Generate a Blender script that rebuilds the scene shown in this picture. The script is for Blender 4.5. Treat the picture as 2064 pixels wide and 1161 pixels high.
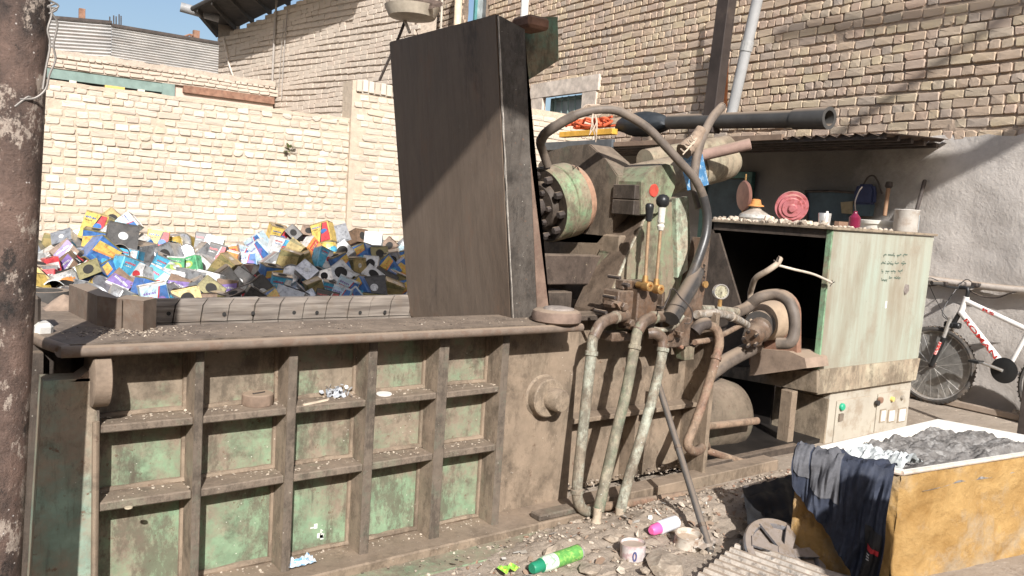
import bpy, bmesh, math, random
from mathutils import Vector, Matrix, Euler, noise as mnoise
random.seed(11)
sc = bpy.context.scene
col = sc.collection
for o in list(bpy.data.objects): bpy.data.objects.remove(o)
# ------------------------------------------------------------------ camera
FP = 1640.0; PITCH = math.radians(5.6); ROLL = math.radians(3.7); TH = math.radians(53); EYE = 1.45
cF = Vector((math.cos(TH)*math.cos(PITCH), math.sin(TH)*math.cos(PITCH), -math.sin(PITCH)))
r0 = Vector((math.sin(TH), -math.cos(TH), 0)); u0 = r0.cross(cF)
cR = math.cos(ROLL)*r0 + math.sin(ROLL)*u0
cU = -math.sin(ROLL)*r0 + math.cos(ROLL)*u0
cO = Vector((0, 0, EYE))
cam = bpy.data.cameras.new('camera'); camo = bpy.data.objects.new('camera', cam); col.objects.link(camo)
m = Matrix((cR, cU, -cF)).transposed().to_4x4(); m.translation = cO
camo.matrix_world = m
cam.sensor_width = 36; cam.lens = 36*FP/2064; cam.clip_start = .05; cam.clip_end = 2000
sc.camera = camo
# ------------------------------------------------------------------ daylight
SUN = Vector((.362, .765, -.533)).normalized()
w = bpy.data.worlds.new('World'); sc.world = w; w.use_nodes = True
nt = w.node_tree; bg = nt.nodes['Background']
sky = nt.nodes.new('ShaderNodeTexSky'); sky.sky_type = 'NISHITA'; sky.sun_disc = False
sky.sun_elevation = math.asin(-SUN.z); sky.sun_rotation = math.atan2(-SUN.x, -SUN.y)
sky.dust_density = 3.0; sky.air_density = 1.0; sky.ozone_density = 1.5
nt.links.new(sky.outputs[0], bg.inputs[0]); bg.inputs[1].default_value = .10
sl = bpy.data.lights.new('sun', 'SUN'); sl.energy = 5.0; sl.angle = math.radians(.6); sl.color = (1, .975, .955)
so = bpy.data.objects.new('sun', sl); col.objects.link(so); so.rotation_euler = SUN.to_track_quat('-Z', 'Y').to_euler(); so.location = (-3, -6, 8)
sc.view_settings.view_transform = 'Standard'; sc.view_settings.look = 'None'; sc.view_settings.gamma = 1
sc.view_settings.exposure = .55
sc.render.resolution_x = 1024; sc.render.resolution_y = 576
# ------------------------------------------------------------------ measuring helpers
def ray(x, y): return cF + cR*((x-1032)/FP) + cU*((580.5-y)/FP)
def at(x, y, ax, v):
    "world point where the line of sight of a measured photo point meets the plane ax = v"
    d = ray(x, y); i = 'XYZ'.index(ax); t = (v-cO[i])/d[i]; return cO + d*t
def atv(x, y, p0, d):
    "same for a vertical plane through p0 running along d"
    n = Vector((d[1], -d[0], 0)); r = ray(x, y); t = n.dot(Vector((p0[0], p0[1], 0))-cO)/n.dot(r); return cO + r*t
def pix(p):
    d = Vector(p)-cO; z = d.dot(cF)
    return (1032+FP*d.dot(cR)/z, 580.5-FP*d.dot(cU)/z, z)
# ------------------------------------------------------------------ object helpers
def props(o, label=None, cat=None, group=None, kind=None):
    if label: o['label'] = label
    if cat: o['category'] = cat
    if group: o['group'] = group
    if kind: o['kind'] = kind
    return o
WL = {}
def root(name, loc, label, cat, group=None):
    o = bpy.data.objects.new(name, None); col.objects.link(o); o.location = loc; o.empty_display_size = .1
    WL[o] = Vector(loc); return props(o, label, cat, group)
def obj(name, bm, mats, parent=None, smooth=False, label=None, cat=None, group=None, kind=None, recalc=True):
    if recalc: bmesh.ops.recalc_face_normals(bm, faces=bm.faces[:])
    me = bpy.data.meshes.new(name)
    if bm.verts:
        lo = Vector([min(v.co[i] for v in bm.verts) for i in range(3)]); hi = Vector([max(v.co[i] for v in bm.verts) for i in range(3)])
        c = (lo+hi)/2
        if parent is None: c.z = lo.z
    else: c = Vector((0, 0, 0))
    for v in bm.verts: v.co -= c
    bm.to_mesh(me); bm.free()
    if not isinstance(mats, (list, tuple)): mats = [mats]
    for mm in mats: me.materials.append(mm)
    if smooth:
        for p in me.polygons: p.use_smooth = True
        try: me.set_sharp_from_angle(angle=math.radians(40))
        except Exception: pass
    o = bpy.data.objects.new(name, me); col.objects.link(o)
    WL[o] = c.copy()
    if parent is not None:
        o.parent = parent; o.location = c - WL[parent]
    else: o.location = c
    return props(o, label, cat, group, kind)
def split_obj(name, bm, mats, parent=None, **kw):
    "every loose piece of bm becomes an object of its own"
    bm.verts.ensure_lookup_table(); bm.verts.index_update(); seen = {}; k = 0
    for v in bm.verts:
        if v in seen: continue
        st = [v]; seen[v] = k
        while st:
            q = st.pop()
            for e in q.link_edges:
                w_ = e.other_vert(q)
                if w_ not in seen: seen[w_] = k; st.append(w_)
        k += 1
    out = []
    for i in range(k):
        c = B(); mp = {v: c.verts.new(v.co) for v in bm.verts if seen[v] == i}
        for f in bm.faces:
            if seen[f.verts[0]] == i: c.faces.new([mp[v] for v in f.verts]).material_index = f.material_index
        out.append(obj(name, c, mats, parent, **kw))
    bm.free(); return out
def children_of(o): return [c for c in bpy.data.objects if c.parent is o]
def place_copy(o, parent=None, kids=None):
    c = o.copy(); col.objects.link(c)
    if parent is not None: c.parent = parent
    for ch in (kids or {}).get(o, []): place_copy(ch, c, kids)
    return c
B = bmesh.new
def box(bm, c, s, rot=None, bev=0, mi=0):
    r = bmesh.ops.create_cube(bm, size=1)
    M = Matrix.Translation(Vector(c)) @ (rot.to_4x4() if rot is not None else Matrix.Identity(4)) @ Matrix.Diagonal((s[0], s[1], s[2], 1))
    bmesh.ops.transform(bm, matrix=M, verts=r['verts'])
    fs = set(f for v in r['verts'] for f in v.link_faces)
    if bev:
        es = list(set(e for f in fs for e in f.edges))
        rb = bmesh.ops.bevel(bm, geom=es, offset=bev, segments=1, affect='EDGES', profile=.5)
        fs = set(rb['faces']) | set(f for f in fs if f.is_valid)
    for f in fs:
        if f.is_valid: f.material_index = mi
def bx(bm, x0, x1, y0, y1, z0, z1, bev=0, mi=0): box(bm, ((x0+x1)/2, (y0+y1)/2, (z0+z1)/2), (abs(x1-x0), abs(y1-y0), abs(z1-z0)), None, bev, mi)
def prism(bm, pts, off, mi=0):
    "closed polygon pts pushed along off"
    a = [bm.verts.new(p) for p in pts]; b = [bm.verts.new(Vector(p)+Vector(off)) for p in pts]
    fs = [bm.faces.new(a), bm.faces.new(b[::-1])]; n = len(a)
    for i in range(n): fs.append(bm.faces.new((a[i], a[(i+1) % n], b[(i+1) % n], b[i])))
    for f in fs: f.material_index = mi
def frame_of(d):
    d = d.normalized(); u = d.orthogonal().normalized() if abs(d.z) > .95 else d.cross(Vector((0, 0, 1))).normalized()
    return d, u, d.cross(u).normalized()
def resample(pts, n):
    pts = [Vector(p) for p in pts]
    if len(pts) < 3: return pts
    P = [pts[0]*2-pts[1]] + pts + [pts[-1]*2-pts[-2]]; out = []
    for i in range(1, len(P)-2):
        for k in range(n):
            t = k/n; a, b, c, d = P[i-1], P[i], P[i+1], P[i+2]
            out.append(.5*((2*b)+(c-a)*t+(2*a-5*b+4*c-d)*t*t+(3*b-a-3*c+d)*t**3))
    return out+[pts[-1]]
def tube(bm, pts, r, seg=10, sub=4, mi=0, cap=True, wob=0):
    pts = resample(pts, sub); n = len(pts); rings = []
    rr = r if callable(r) else (lambda t: r)
    up = None
    for i, p in enumerate(pts):
        d = (pts[min(i+1, n-1)]-pts[max(i-1, 0)]).normalized()
        if up is None: up = frame_of(d)[1]
        up = (up - d*up.dot(d)).normalized(); v = d.cross(up); R = rr(i/(n-1) if n > 1 else 0)
        rings.append([bm.verts.new(p+(up*math.cos(a)+v*math.sin(a))*R*(1+wob*random.uniform(-1, 1))) for a in [2*math.pi*k/seg for k in range(seg)]])
    for a, b in zip(rings, rings[1:]):
        for k in range(seg): bm.faces.new((a[k], a[(k+1) % seg], b[(k+1) % seg], b[k])).material_index = mi
    if cap: bm.faces.new(rings[0][::-1]).material_index = mi; bm.faces.new(rings[-1]).material_index = mi
def lathe(bm, c, axis, prof, seg=24, mi=0, mis=None, jit=0):
    "prof: list of (distance along axis, radius)"
    d, u, v = frame_of(Vector(axis)); c = Vector(c); rings = []
    for s, R in prof:
        rings.append([bm.verts.new(c+d*s+(u*math.cos(a)+v*math.sin(a))*max(R, 1e-4)*(1+jit*random.uniform(-1, 1))) for a in [2*math.pi*k/seg for k in range(seg)]])
    for j, (a, b) in enumerate(zip(rings, rings[1:])):
        for k in range(seg): bm.faces.new((a[k], a[(k+1) % seg], b[(k+1) % seg], b[k])).material_index = (mis[j] if mis else mi)
    if prof[0][1] > 1e-3: bm.faces.new(rings[0][::-1]).material_index = (mis[0] if mis else mi)
    if prof[-1][1] > 1e-3: bm.faces.new(rings[-1]).material_index = (mis[-1] if mis else mi)
def cyl(bm, a, b, r, seg=16, mi=0, bev=0):
    a = Vector(a); b = Vector(b); L = (b-a).length
    if bev: lathe(bm, a, b-a, [(0, r-bev), (bev, r), (L-bev, r), (L, r-bev)], seg, mi)
    else: lathe(bm, a, b-a, [(0, r), (L, r)], seg, mi)
def rock(bm, c, r, mi=0, flat=.6, sub=1):
    g = bmesh.ops.create_icosphere(bm, subdivisions=sub, radius=1)
    rot = Euler([random.uniform(0, 6.3) for _ in range(3)]).to_matrix()
    sx, sy, sz = random.uniform(.7, 1.2), random.uniform(.6, 1), random.uniform(.45, .9)
    for v in g['verts']:
        p = v.co.copy(); p = Vector((p.x*sx, p.y*sy, p.z*sz))*(1+random.uniform(-.22, .22)); p = rot @ p; p.z *= flat
        v.co = p*r+Vector(c)
    for v in g['verts']:
        for f in v.link_faces: f.material_index = mi
def sheet(bm, nx, ny, fn, mi=0):
    vs = [[bm.verts.new(fn(i/nx, j/ny)) for i in range(nx+1)] for j in range(ny+1)]
    for j in range(ny):
        for i in range(nx): bm.faces.new((vs[j][i], vs[j][i+1], vs[j+1][i+1], vs[j+1][i])).material_index = mi
    return vs
def nz(p, s=1.0, seed=0): return mnoise.noise(Vector((p[0]*s+seed*7.3, p[1]*s-seed*3.1, p[2]*s+seed)))
# ------------------------------------------------------------------ materials
class NB:
    def __init__(s, name):
        s.m = bpy.data.materials.new(name); s.m.use_nodes = True; s.t = s.m.node_tree; s.b = s.t.nodes['Principled BSDF']
        s.pos = s.n('ShaderNodeNewGeometry').outputs['Position']; s.geo = s.pos.node
    def n(s, k, **kw):
        x = s.t.nodes.new(k)
        for a, v in kw.items(): setattr(x, a, v)
        return x
    def l(s, a, b): s.t.links.new(a, b)
    def setin(s, sock, v):
        if hasattr(v, 'is_linked') or isinstance(v, bpy.types.NodeSocket): s.l(v, sock)
        else: sock.default_value = (tuple(v)+(1,) if isinstance(v, (tuple, list)) and len(v) == 3 and sock.type == 'RGBA' else v)
    def scaled(s, v, sc_, off=(0, 0, 0)):
        mp = s.n('ShaderNodeMapping'); s.l(v, mp.inputs[0]); mp.inputs['Scale'].default_value = sc_ if isinstance(sc_, (tuple, list)) else (sc_,)*3
        mp.inputs['Location'].default_value = off; return mp.outputs[0]
    def noise(s, sc_, det=6, rough=.6, vec=None, off=(0, 0, 0), dist=0):
        nn = s.n('ShaderNodeTexNoise'); s.l(s.scaled(vec or s.pos, sc_, off), nn.inputs['Vector']); nn.inputs['Scale'].default_value = 1
        nn.inputs['Detail'].default_value = det; nn.inputs['Roughness'].default_value = rough; nn.inputs['Distortion'].default_value = dist; return nn.outputs[0]
    def ramp(s, v, a, b, lo=0., hi=1.):
        r = s.n('ShaderNodeMapRange'); s.l(v, r.inputs[0]); r.inputs[1].default_value = a; r.inputs[2].default_value = b; r.inputs[3].default_value = lo; r.inputs[4].default_value = hi; r.clamp = True; return r.outputs[0]
    def mix(s, f, a, b, mode='MIX'):
        x = s.n('ShaderNodeMix', data_type='RGBA', blend_type=mode); s.setin(x.inputs[0], f); s.setin(x.inputs[6], a); s.setin(x.inputs[7], b); return x.outputs[2]
    def math(s, op, a, b=0.):
        x = s.n('ShaderNodeMath', operation=op); s.setin(x.inputs[0], a); s.setin(x.inputs[1], b); return x.outputs[0]
    def voro(s, sc_, feat='F1', vec=None):
        v = s.n('ShaderNodeTexVoronoi', feature=feat); s.l(s.scaled(vec or s.pos, sc_), v.inputs['Vector']); v.inputs['Scale'].default_value = 1; return v.outputs
    def up(s, a=.55, b=.95):
        x = s.n('ShaderNodeSeparateXYZ'); s.l(s.geo.outputs['Normal'], x.inputs[0]); return s.ramp(x.outputs[2], a, b)
    def bump(s, h, st=.4, dist=.01):
        x = s.n('ShaderNodeBump'); s.l(h, x.inputs['Height']); x.inputs['Strength'].default_value = st; x.inputs['Distance'].default_value = dist; s.l(x.outputs[0], s.b.inputs['Normal'])
    def out(s, c, rough=.8, metal=0., spec=.3):
        s.setin(s.b.inputs['Base Color'], c); s.setin(s.b.inputs['Roughness'], rough); s.setin(s.b.inputs['Metallic'], metal); s.b.inputs['Specular IOR Level'].default_value = spec
        return s.m
DUST = (.33, .25, .18)
def simple(name, c, rough=.7, metal=0., var=.25, sc_=8, bmp=.15, dust=0., c2=None, spec=.35):
    k = NB(name); a = k.noise(sc_, 6, .65); d = tuple(x*(1-var) for x in c); e = tuple(min(1, x*(1+var)) for x in c)
    cc = k.mix(k.ramp(a, .3, .7), d, e)
    if c2: cc = k.mix(k.ramp(k.noise(sc_*1.7, 7, .7, off=(3, 5, 1)), .5, .62), cc, c2)
    if dust:
        f = k.math('MAXIMUM', k.math('MULTIPLY', k.up(), .8), k.ramp(k.noise(sc_*.6, 7, .7, off=(9, 1, 4)), .62-dust*.3, .85-dust*.3, 0, dust))
        cc = k.mix(f, cc, DUST)
    if bmp: k.bump(k.noise(sc_*6, 5, .6), bmp, .004)
    return k.out(cc, rough, metal, spec)
def painted(name, paint, dirt, rust, amt=.5, sc_=3, streak=0, speck=.0, rough=.75, lowgreen=None, spec=.3, fleck=(.75, .7, .6)):
    "worn paint under caked dirt: big irregular patches, dark oily blots, rust, settled dust, tiny flecks"
    k = NB(name)
    big = k.noise((sc_, sc_, sc_*(.35 if streak else 1)), 9, .66, dist=.3)
    v = k.math('ADD', k.math('MULTIPLY', big, .62), k.math('MULTIPLY', k.noise(sc_*6, 9, .75, off=(6, 6, 1)), .38))
    if lowgreen is not None:
        x = k.n('ShaderNodeSeparateXYZ'); k.l(k.pos, x.inputs[0])
        v = k.math('ADD', v, k.ramp(x.outputs[2], lowgreen[0], lowgreen[1], -.07, .07))
    pc = k.mix(k.ramp(k.noise(sc_*5, 6, .6, off=(4, 4, 4)), .35, .65), tuple(q*.8 for q in paint), tuple(min(1, q*1.15) for q in paint))
    dc = k.mix(k.ramp(k.noise(sc_*3, 8, .7, off=(1, 7, 2)), .3, .7), tuple(q*.7 for q in dirt), tuple(min(1, q*1.2) for q in dirt))
    c = k.mix(k.ramp(v, .5-amt*.2, .62-amt*.16), pc, dc)
    c = k.mix(k.ramp(k.noise(sc_*9, 8, .75, off=(2, 2, 9)), .60, .68), c, rust)
    c = k.mix(k.ramp(k.noise(sc_*1.6, 10, .75, off=(8, 3, 6)), .52, .68, 0, .85), c, tuple(q*.3 for q in dirt))
    c = k.mix(k.ramp(k.noise((sc_*2.4, sc_*2.4, sc_*1.1), 12, .8, off=(2, 9, 3)), .50, .58, 0, .7), c, tuple(q*.42 for q in dirt))
    drip = k.noise((sc_*7, sc_*7, sc_*.7), 8, .75, off=(5, 1, 7)); c = k.mix(k.math('MULTIPLY', k.ramp(drip, .53, .66), k.ramp(k.noise(sc_*.9, 4, .6, off=(1, 1, 8)), .45, .58, 0, .75)), c, tuple(q*.32 for q in dirt))
    c = k.mix(k.math('MULTIPLY', k.up(), k.ramp(k.noise(7, 8, .75, off=(1, 4, 4)), .36, .6, .15, .85)), c, k.mix(k.noise(30, 6, .7), (.15, .11, .08), (.38, .30, .225)))
    if speck:
        vo = k.voro(38); c = k.mix(k.math('MULTIPLY', k.ramp(vo['Distance'], .10, .05), k.ramp(k.noise(6, 3, .5, off=(5, 0, 0)), .52, .6, 0, speck)), c, fleck)
    k.bump(k.math('ADD', k.math('MULTIPLY', big, .8), k.noise(sc_*22, 6, .7)), .45, .004)
    return k.out(c, k.ramp(k.noise(sc_*4, 5, .6), .3, .7, rough-.15, rough+.12), 0., spec)
G_PANEL = painted('green_paint_caked_panel', (.205, .29, .18), (.25, .20, .145), (.12, .065, .04), .50, 3.1, speck=.7, lowgreen=(.05, .95))
G_RIB = painted('dusty_brown_rib_paint', (.12, .14, .10), (.145, .115, .088), (.08, .05, .035), .85, 5, speck=.6)
G_POST = painted('pale_green_post_paint', (.23, .31, .24), (.30, .24, .175), (.15, .08, .05), .4, 2.4, speck=.6)
BROWN = painted('brown_caked_steel', (.20, .16, .115), (.25, .19, .135), (.12, .07, .045), .8, 2.4, speck=.5)
RIBSIDE = painted('lit_brown_rib_side', (.22, .21, .15), (.27, .21, .155), (.14, .09, .06), .85, 4, speck=.4)  # lighter copy for the rib sides, their lit look put into the colour
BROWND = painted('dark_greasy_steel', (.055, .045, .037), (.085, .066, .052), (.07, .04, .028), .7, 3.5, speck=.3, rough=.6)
G_SLAB = painted('green_machine_paint', (.20, .285, .165), (.225, .18, .125), (.16, .08, .045), .45, 3.2, streak=1, speck=.3)
G_BRIGHT = painted('fresh_green_paint', (.20, .33, .20), (.26, .22, .15), (.18, .09, .05), .05, 4)
CYLM = painted('dusty_cream_cylinder', (.31, .30, .21), (.31, .25, .175), (.2, .11, .07), .55, 3, streak=1)
PIPE_A = painted('grey_flaking_pipe', (.34, .35, .28), (.25, .205, .15), (.13, .085, .05), .45, 7, speck=.6, fleck=(.8, .8, .75))
PIPE_G = painted('dark_green_pipe', (.10, .14, .09), (.30, .26, .19), (.10, .07, .045), .5, 5, speck=.8, fleck=(.6, .66, .58))
PIPE_R = painted('rusty_pipe', (.20, .11, .075), (.27, .19, .13), (.15, .07, .04), .6, 6, speck=.9, fleck=(.8, .76, .7))
VALVE = painted('greasy_rust_valve', (.13, .075, .045), (.155, .11, .08), (.07, .035, .022), .5, 9, rough=.42, spec=.5)
CABG = painted('pale_green_cabinet_paint', (.26, .285, .225), (.225, .195, .15), (.19, .135, .095), .40, 2.0, streak=1)
def cabinet_paint():
    k = NB('streaked_pale_cabinet_paint'); a = k.noise((3, 3, .8), 8, .6); b2 = k.noise((9, 9, .5), 8, .7, off=(3, 3, 1)); g = k.noise((1.3, 1.3, .8), 5, .6, off=(8, 2, 2))
    c = k.mix(k.ramp(g, .38, .62), (.36, .345, .28), (.33, .375, .31)); c = k.mix(k.ramp(b2, .42, .66, 0, .75), c, (.27, .23, .17)); c = k.mix(k.ramp(a, .50, .66, 0, .8), c, (.225, .175, .12)); c = k.mix(k.ramp(k.noise((2, 2, 1.6), 10, .78, off=(4, 8, 2)), .52, .66, 0, .7), c, (.25, .20, .145))
    c = k.mix(k.ramp(k.noise((14, 14, 9), 9, .8, off=(1, 1, 6)), .64, .70, 0, .8), c, (.12, .09, .065)); vo = k.voro(26); c = k.mix(k.math('MULTIPLY', k.ramp(vo['Distance'], .09, .05), k.ramp(k.noise(5, 3, .5), .55, .62, 0, .8)), c, (.1, .08, .06))
    k.bump(k.math('ADD', k.math('MULTIPLY', g, 2.), k.noise(40, 6, .7)), .3, .006); return k.out(c, .6, 0, .3)
CABG = cabinet_paint()
CABD = painted('cabinet_side_dirt', (.30, .28, .2), (.25, .2, .145), (.16, .1, .06), .7, 3, streak=1)
CTRL = simple('cream_control_paint', (.40, .365, .30), .6, 0, .12, 3, .1, .12, (.30, .25, .19))
RUSTD = simple('thick_rust', (.22, .12, .08), .9, 0, .4, 12, .5, .35)
# lid: vertical scoring
def lid_mat(name, c1, c2, metal):
    k = NB(name)
    s1 = k.noise((22, 22, .5), 9, .75); s2 = k.noise((90, 90, 1.6), 4, .6); big = k.noise((2.2, 2.2, 1.2), 9, .7, dist=.4)
    c = k.mix(k.ramp(big, .32, .68), c1, c2)
    c = k.mix(k.ramp(s1, .45, .75, 0, .45), c, tuple(q*.5 for q in c1))
    c = k.mix(k.ramp(k.noise((5, 5, 2.2), 10, .8, off=(7, 2, 5)), .54, .64, 0, .6), c, (.19, .115, .075))
    c = k.mix(k.ramp(k.noise((3, 3, 1.0), 10, .78, off=(1, 5, 5)), .56, .66, 0, .7), c, (.05, .04, .034))
    c = k.mix(k.math('MULTIPLY', k.ramp(k.noise((75, 75, .9), 6, .8, off=(3, 1, 0)), .64, .70), k.ramp(k.noise((4, 4, 2.5), 4, .6, off=(9, 9, 9)), .52, .60, 0, .8)), c, (.48, .42, .36))
    k.bump(k.math('ADD', k.math('MULTIPLY', big, 1.2), k.math('ADD', s1, k.math('MULTIPLY', s2, .4))), .45, .005)
    return k.out(c, k.ramp(big, .3, .7, .5, .75), metal, .4)
LID = lid_mat('scored_oily_steel', (.12, .088, .064), (.21, .16, .12), .03)
LIDS = painted('lid_edge_steel', (.115, .10, .085), (.085, .072, .06), (.17, .09, .055), .5, 4, streak=1, speck=.5, rough=.6)
def liner_mat():
    k = NB('worn_liner_steel'); d = k.n('ShaderNodeVectorMath', operation='ADD'); 
    s1 = k.noise((10, 10, 10), 6, .6); mp = k.n('ShaderNodeMapping'); k.l(k.pos, mp.inputs[0]); mp.inputs['Rotation'].default_value = (0, math.radians(62), 0); mp.inputs['Scale'].default_value = (4, 4, 55)
    nn = k.n('ShaderNodeTexNoise'); k.l(mp.outputs[0], nn.inputs['Vector']); nn.inputs['Scale'].default_value = 1; nn.inputs['Detail'].default_value = 5
    c = k.mix(k.ramp(nn.outputs[0], .35, .65), (.15, .125, .105), (.30, .26, .22)); c = k.mix(k.ramp(s1, .5, .75, 0, .6), c, (.2, .15, .11))
    k.bump(nn.outputs[0], .6, .006); return k.out(c, .55, .2, .4)
LINER = liner_mat()
DECK = painted('deck_grime', (.12, .09, .07), (.155, .12, .09), (.14, .085, .06), .6, 6, speck=.8)
LIP = simple('worn_lip_steel', (.17, .13, .10), .65, .1, .3, 14, .3, .2, c2=(.16, .11, .08))
def brickmat(name, tones, mortar_tint, rough=.93):
    k = NB(name); oi = k.n('ShaderNodeObjectInfo'); r = k.math('FRACT', k.math('ADD', k.geo.outputs['Random Per Island'], k.math('MULTIPLY', oi.outputs['Random'], 7.31)))
    cr = k.n('ShaderNodeValToRGB'); k.l(r, cr.inputs[0]); els = cr.color_ramp.elements; cr.color_ramp.interpolation = 'LINEAR'
    while len(els) < len(tones): els.new(.5)
    for i, t in enumerate(tones): els[i].position = i/(len(tones)-1); els[i].color = t+(1,)
    c = k.mix(k.ramp(k.noise(25, 7, .7), .3, .75, 0, .55), cr.outputs[0], mortar_tint)
    c = k.mix(k.ramp(k.noise(1.3, 6, .7, off=(3, 0, 2)), .45, .7, 0, .5), c, mortar_tint)
    c = k.mix(k.ramp(k.noise(70, 6, .8), .62, .75, 0, .5), c, tuple(q*.45 for q in mortar_tint))
    k.bump(k.noise(60, 8, .75), .6, .008); return k.out(c, rough, 0, .15)
BR_Y = brickmat('cream_brick', [(.53, .46, .37), (.45, .38, .30), (.57, .51, .42), (.53, .45, .33), (.66, .62, .55), (.48, .395, .32), (.57, .515, .43), (.62, .56, .46)], (.45, .39, .325))
BR_H = brickmat('tan_brick', [(.48, .36, .25), (.40, .31, .235), (.53, .42, .285), (.44, .315, .235), (.55, .45, .29), (.37, .31, .255), (.49, .35, .26)], (.44, .36, .29))
BR_L = brickmat('dusty_brick', [(.47, .40, .325), (.43, .37, .305), (.50, .43, .355), (.45, .37, .30)], (.47, .40, .33))
def mortarmat(name, c, s=14):
    k = NB(name); a = k.noise(s, 8, .7); cc = k.mix(k.ramp(a, .3, .7), tuple(q*.8 for q in c), tuple(q*1.12 for q in c)); k.bump(a, .8, .02); return k.out(cc, .95, 0, .1)
MO_Y = mortarmat('pale_mortar', (.50, .415, .32)); MO_H = mortarmat('brown_mortar', (.40, .31, .235)); MO_L = mortarmat('dusty_mortar', (.42, .355, .29))
def plaster():
    k = NB('grey_cement_render'); a = k.noise(1.4, 9, .7); b = k.noise(9, 8, .7)
    c = k.mix(k.ramp(a, .35, .68), (.44, .40, .36), (.62, .575, .52)); c = k.mix(k.ramp(b, .5, .7, 0, .5), c, (.50, .455, .405)); c = k.mix(k.ramp(k.noise(2.2, 9, .75, off=(5, 5, 5)), .62, .72, 0, .55), c, (.33, .30, .27))
    x = k.n('ShaderNodeSeparateXYZ'); k.l(k.pos, x.inputs[0])   # canopy shade painted into the render behind the pump, broken up by noise
    shade_ = k.math('MULTIPLY', k.ramp(k.math('ADD', x.outputs[1], k.math('MULTIPLY', k.noise(1.6, 6, .7, off=(4, 4, 0)), 1.6)), 4.45, 5.2), k.ramp(k.math('ADD', x.outputs[2], k.noise(2.0, 5, .6)), 1.3, 2.0, .2, 1))
    c = k.mix(k.math('MULTIPLY', shade_, .78), c, (.075, .072, .065))
    k.bump(k.math('ADD', a, k.math('MULTIPLY', k.noise(30, 8, .7), .3)), .7, .03); return k.out(c, .92, 0, .15)
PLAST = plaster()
def groundmat():
    k = NB('dusty_yard_ground'); a = k.noise(.9, 9, .7); b = k.noise(14, 9, .75)
    c = k.mix(k.ramp(a, .35, .65), (.27, .22, .17), (.40, .335, .27)); c = k.mix(k.ramp(b, .55, .72, 0, .7), c, (.17, .13, .10))
    c = k.mix(k.ramp(k.noise(45, 5, .6), .62, .7, 0, .6), c, (.55, .47, .38)); k.bump(k.math('ADD', k.noise(5, 9, .7), k.math('MULTIPLY', b, .4)), .8, .03); return k.out(c, .95, 0, .1)
GROUND = groundmat()
STONE = simple('rubble_stone', (.29, .235, .18), .95, 0, .45, 20, .5, 0, c2=(.38, .32, .25))
STONE2 = simple('pale_chips', (.46, .39, .31), .9, 0, .4, 40, .3)
BLACKH = simple('black_rubber_hose', (.045, .042, .04), .38, 0, .35, 12, .2, .25, spec=.5)
HOSE = simple('dusty_rubber_hose', (.13, .105, .085), .6, 0, .35, 10, .25, .45, spec=.4)
RUBBER = simple('old_rubber', (.06, .055, .05), .8, 0, .3, 12, .3, .3)
BRASS = simple('brass', (.55, .33, .13), .4, .7, .25, 30, .1)
CHROME = simple('worn_chrome', (.6, .58, .54), .35, .6, .25, 20, .1, .2)
WHITEP = simple('white_plastic', (.75, .73, .68), .5, 0, .08, 10, .05)
WHITEL = simple('white_tub_liner', (.82, .79, .72), .4, 0, .05, 4, .1)
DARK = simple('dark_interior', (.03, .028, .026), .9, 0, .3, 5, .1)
TEAL = simple('teal_door_paint', (.06, .14, .125), .6, 0, .3, 6, .1)
NAVY = simple('dark_blue_sheet', (.045, .07, .085), .6, 0, .3, 5, .1)
IRON = simple('dark_iron', (.06, .048, .042), .7, .1, .4, 10, .3, .25)
REDL = simple('red_print', (.55, .05, .04), .5, 0, .15)
BLACKP = simple('black_plastic', (.02, .02, .02), .35, 0, .1)
# ================================================================== SETTING
bm = B()
def gz(x, y): return .012*nz((x, y, 0), 1.3)+.02*nz((x, y, 0), .35)-.01
xs = [-60, -30, -12, -5]+[-2+.12*i for i in range(92)]+[10, 14, 20, 40, 80]; ys = [-60, -25, -8, -3]+[-1+.12*i for i in range(92)]+[11, 14, 20, 40, 90]
vv = [[bm.verts.new((x, y, gz(x, y))) for x in xs] for y in ys]
for j in range(len(ys)-1):
    for i in range(len(xs)-1): bm.faces.new((vv[j][i], vv[j][i+1], vv[j+1][i+1], vv[j+1][i]))
obj('ground', bm, GROUND, kind='structure', smooth=True)

def brick_verts(L, h, back, proud, rnd, rough=.008, cut=.0):
    "worn brick: eight-sided rings (rounded corners), a slightly domed uneven face"
    j = lambda a: rnd.uniform(-a, a)
    x, z = L/2, h/2; out = []; ring = []
    for sx, sz in ((-1, -1), (1, -1), (1, 1), (-1, 1)):
        big = rnd.random() < cut; rx_ = min(x*.8, rnd.uniform(.004, .012)*(3.2 if big else 1)); rz_ = min(z*.8, rnd.uniform(.004, .011)*(2.2 if big else 1))
        a = (sx*x+j(rough*.5), sz*(z-rz_)+j(rough*.3)); b_ = (sx*(x-rx_)+j(rough*.5), sz*z+j(rough*.3))
        ring += [a, b_] if sx*sz < 0 else [b_, a]
    # order them round the rectangle
    ring.sort(key=lambda p: math.atan2(p[1]/z, p[0]/x))
    for a, b_ in ring: out.append((a, -back, b_))
    for a, b_ in ring: out.append((a, proud*.7+j(.0015), b_))
    for a, b_ in ring: out.append((a*(1-.005/x*rnd.uniform(.4, 1.8)), proud+j(.0025), b_*(1-.004/z*rnd.uniform(.4, 1.8))))
    out.append((j(.015), proud+rnd.uniform(-.001, .004), j(.006)))
    return out
BF = [(i_, (i_+1) % 8, 8+(i_+1) % 8, 8+i_) for i_ in range(8)]+[(8+i_, 8+(i_+1) % 8, 16+(i_+1) % 8, 16+i_) for i_ in range(8)]+[(16+i_, 16+(i_+1) % 8, 24) for i_ in range(8)]
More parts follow.
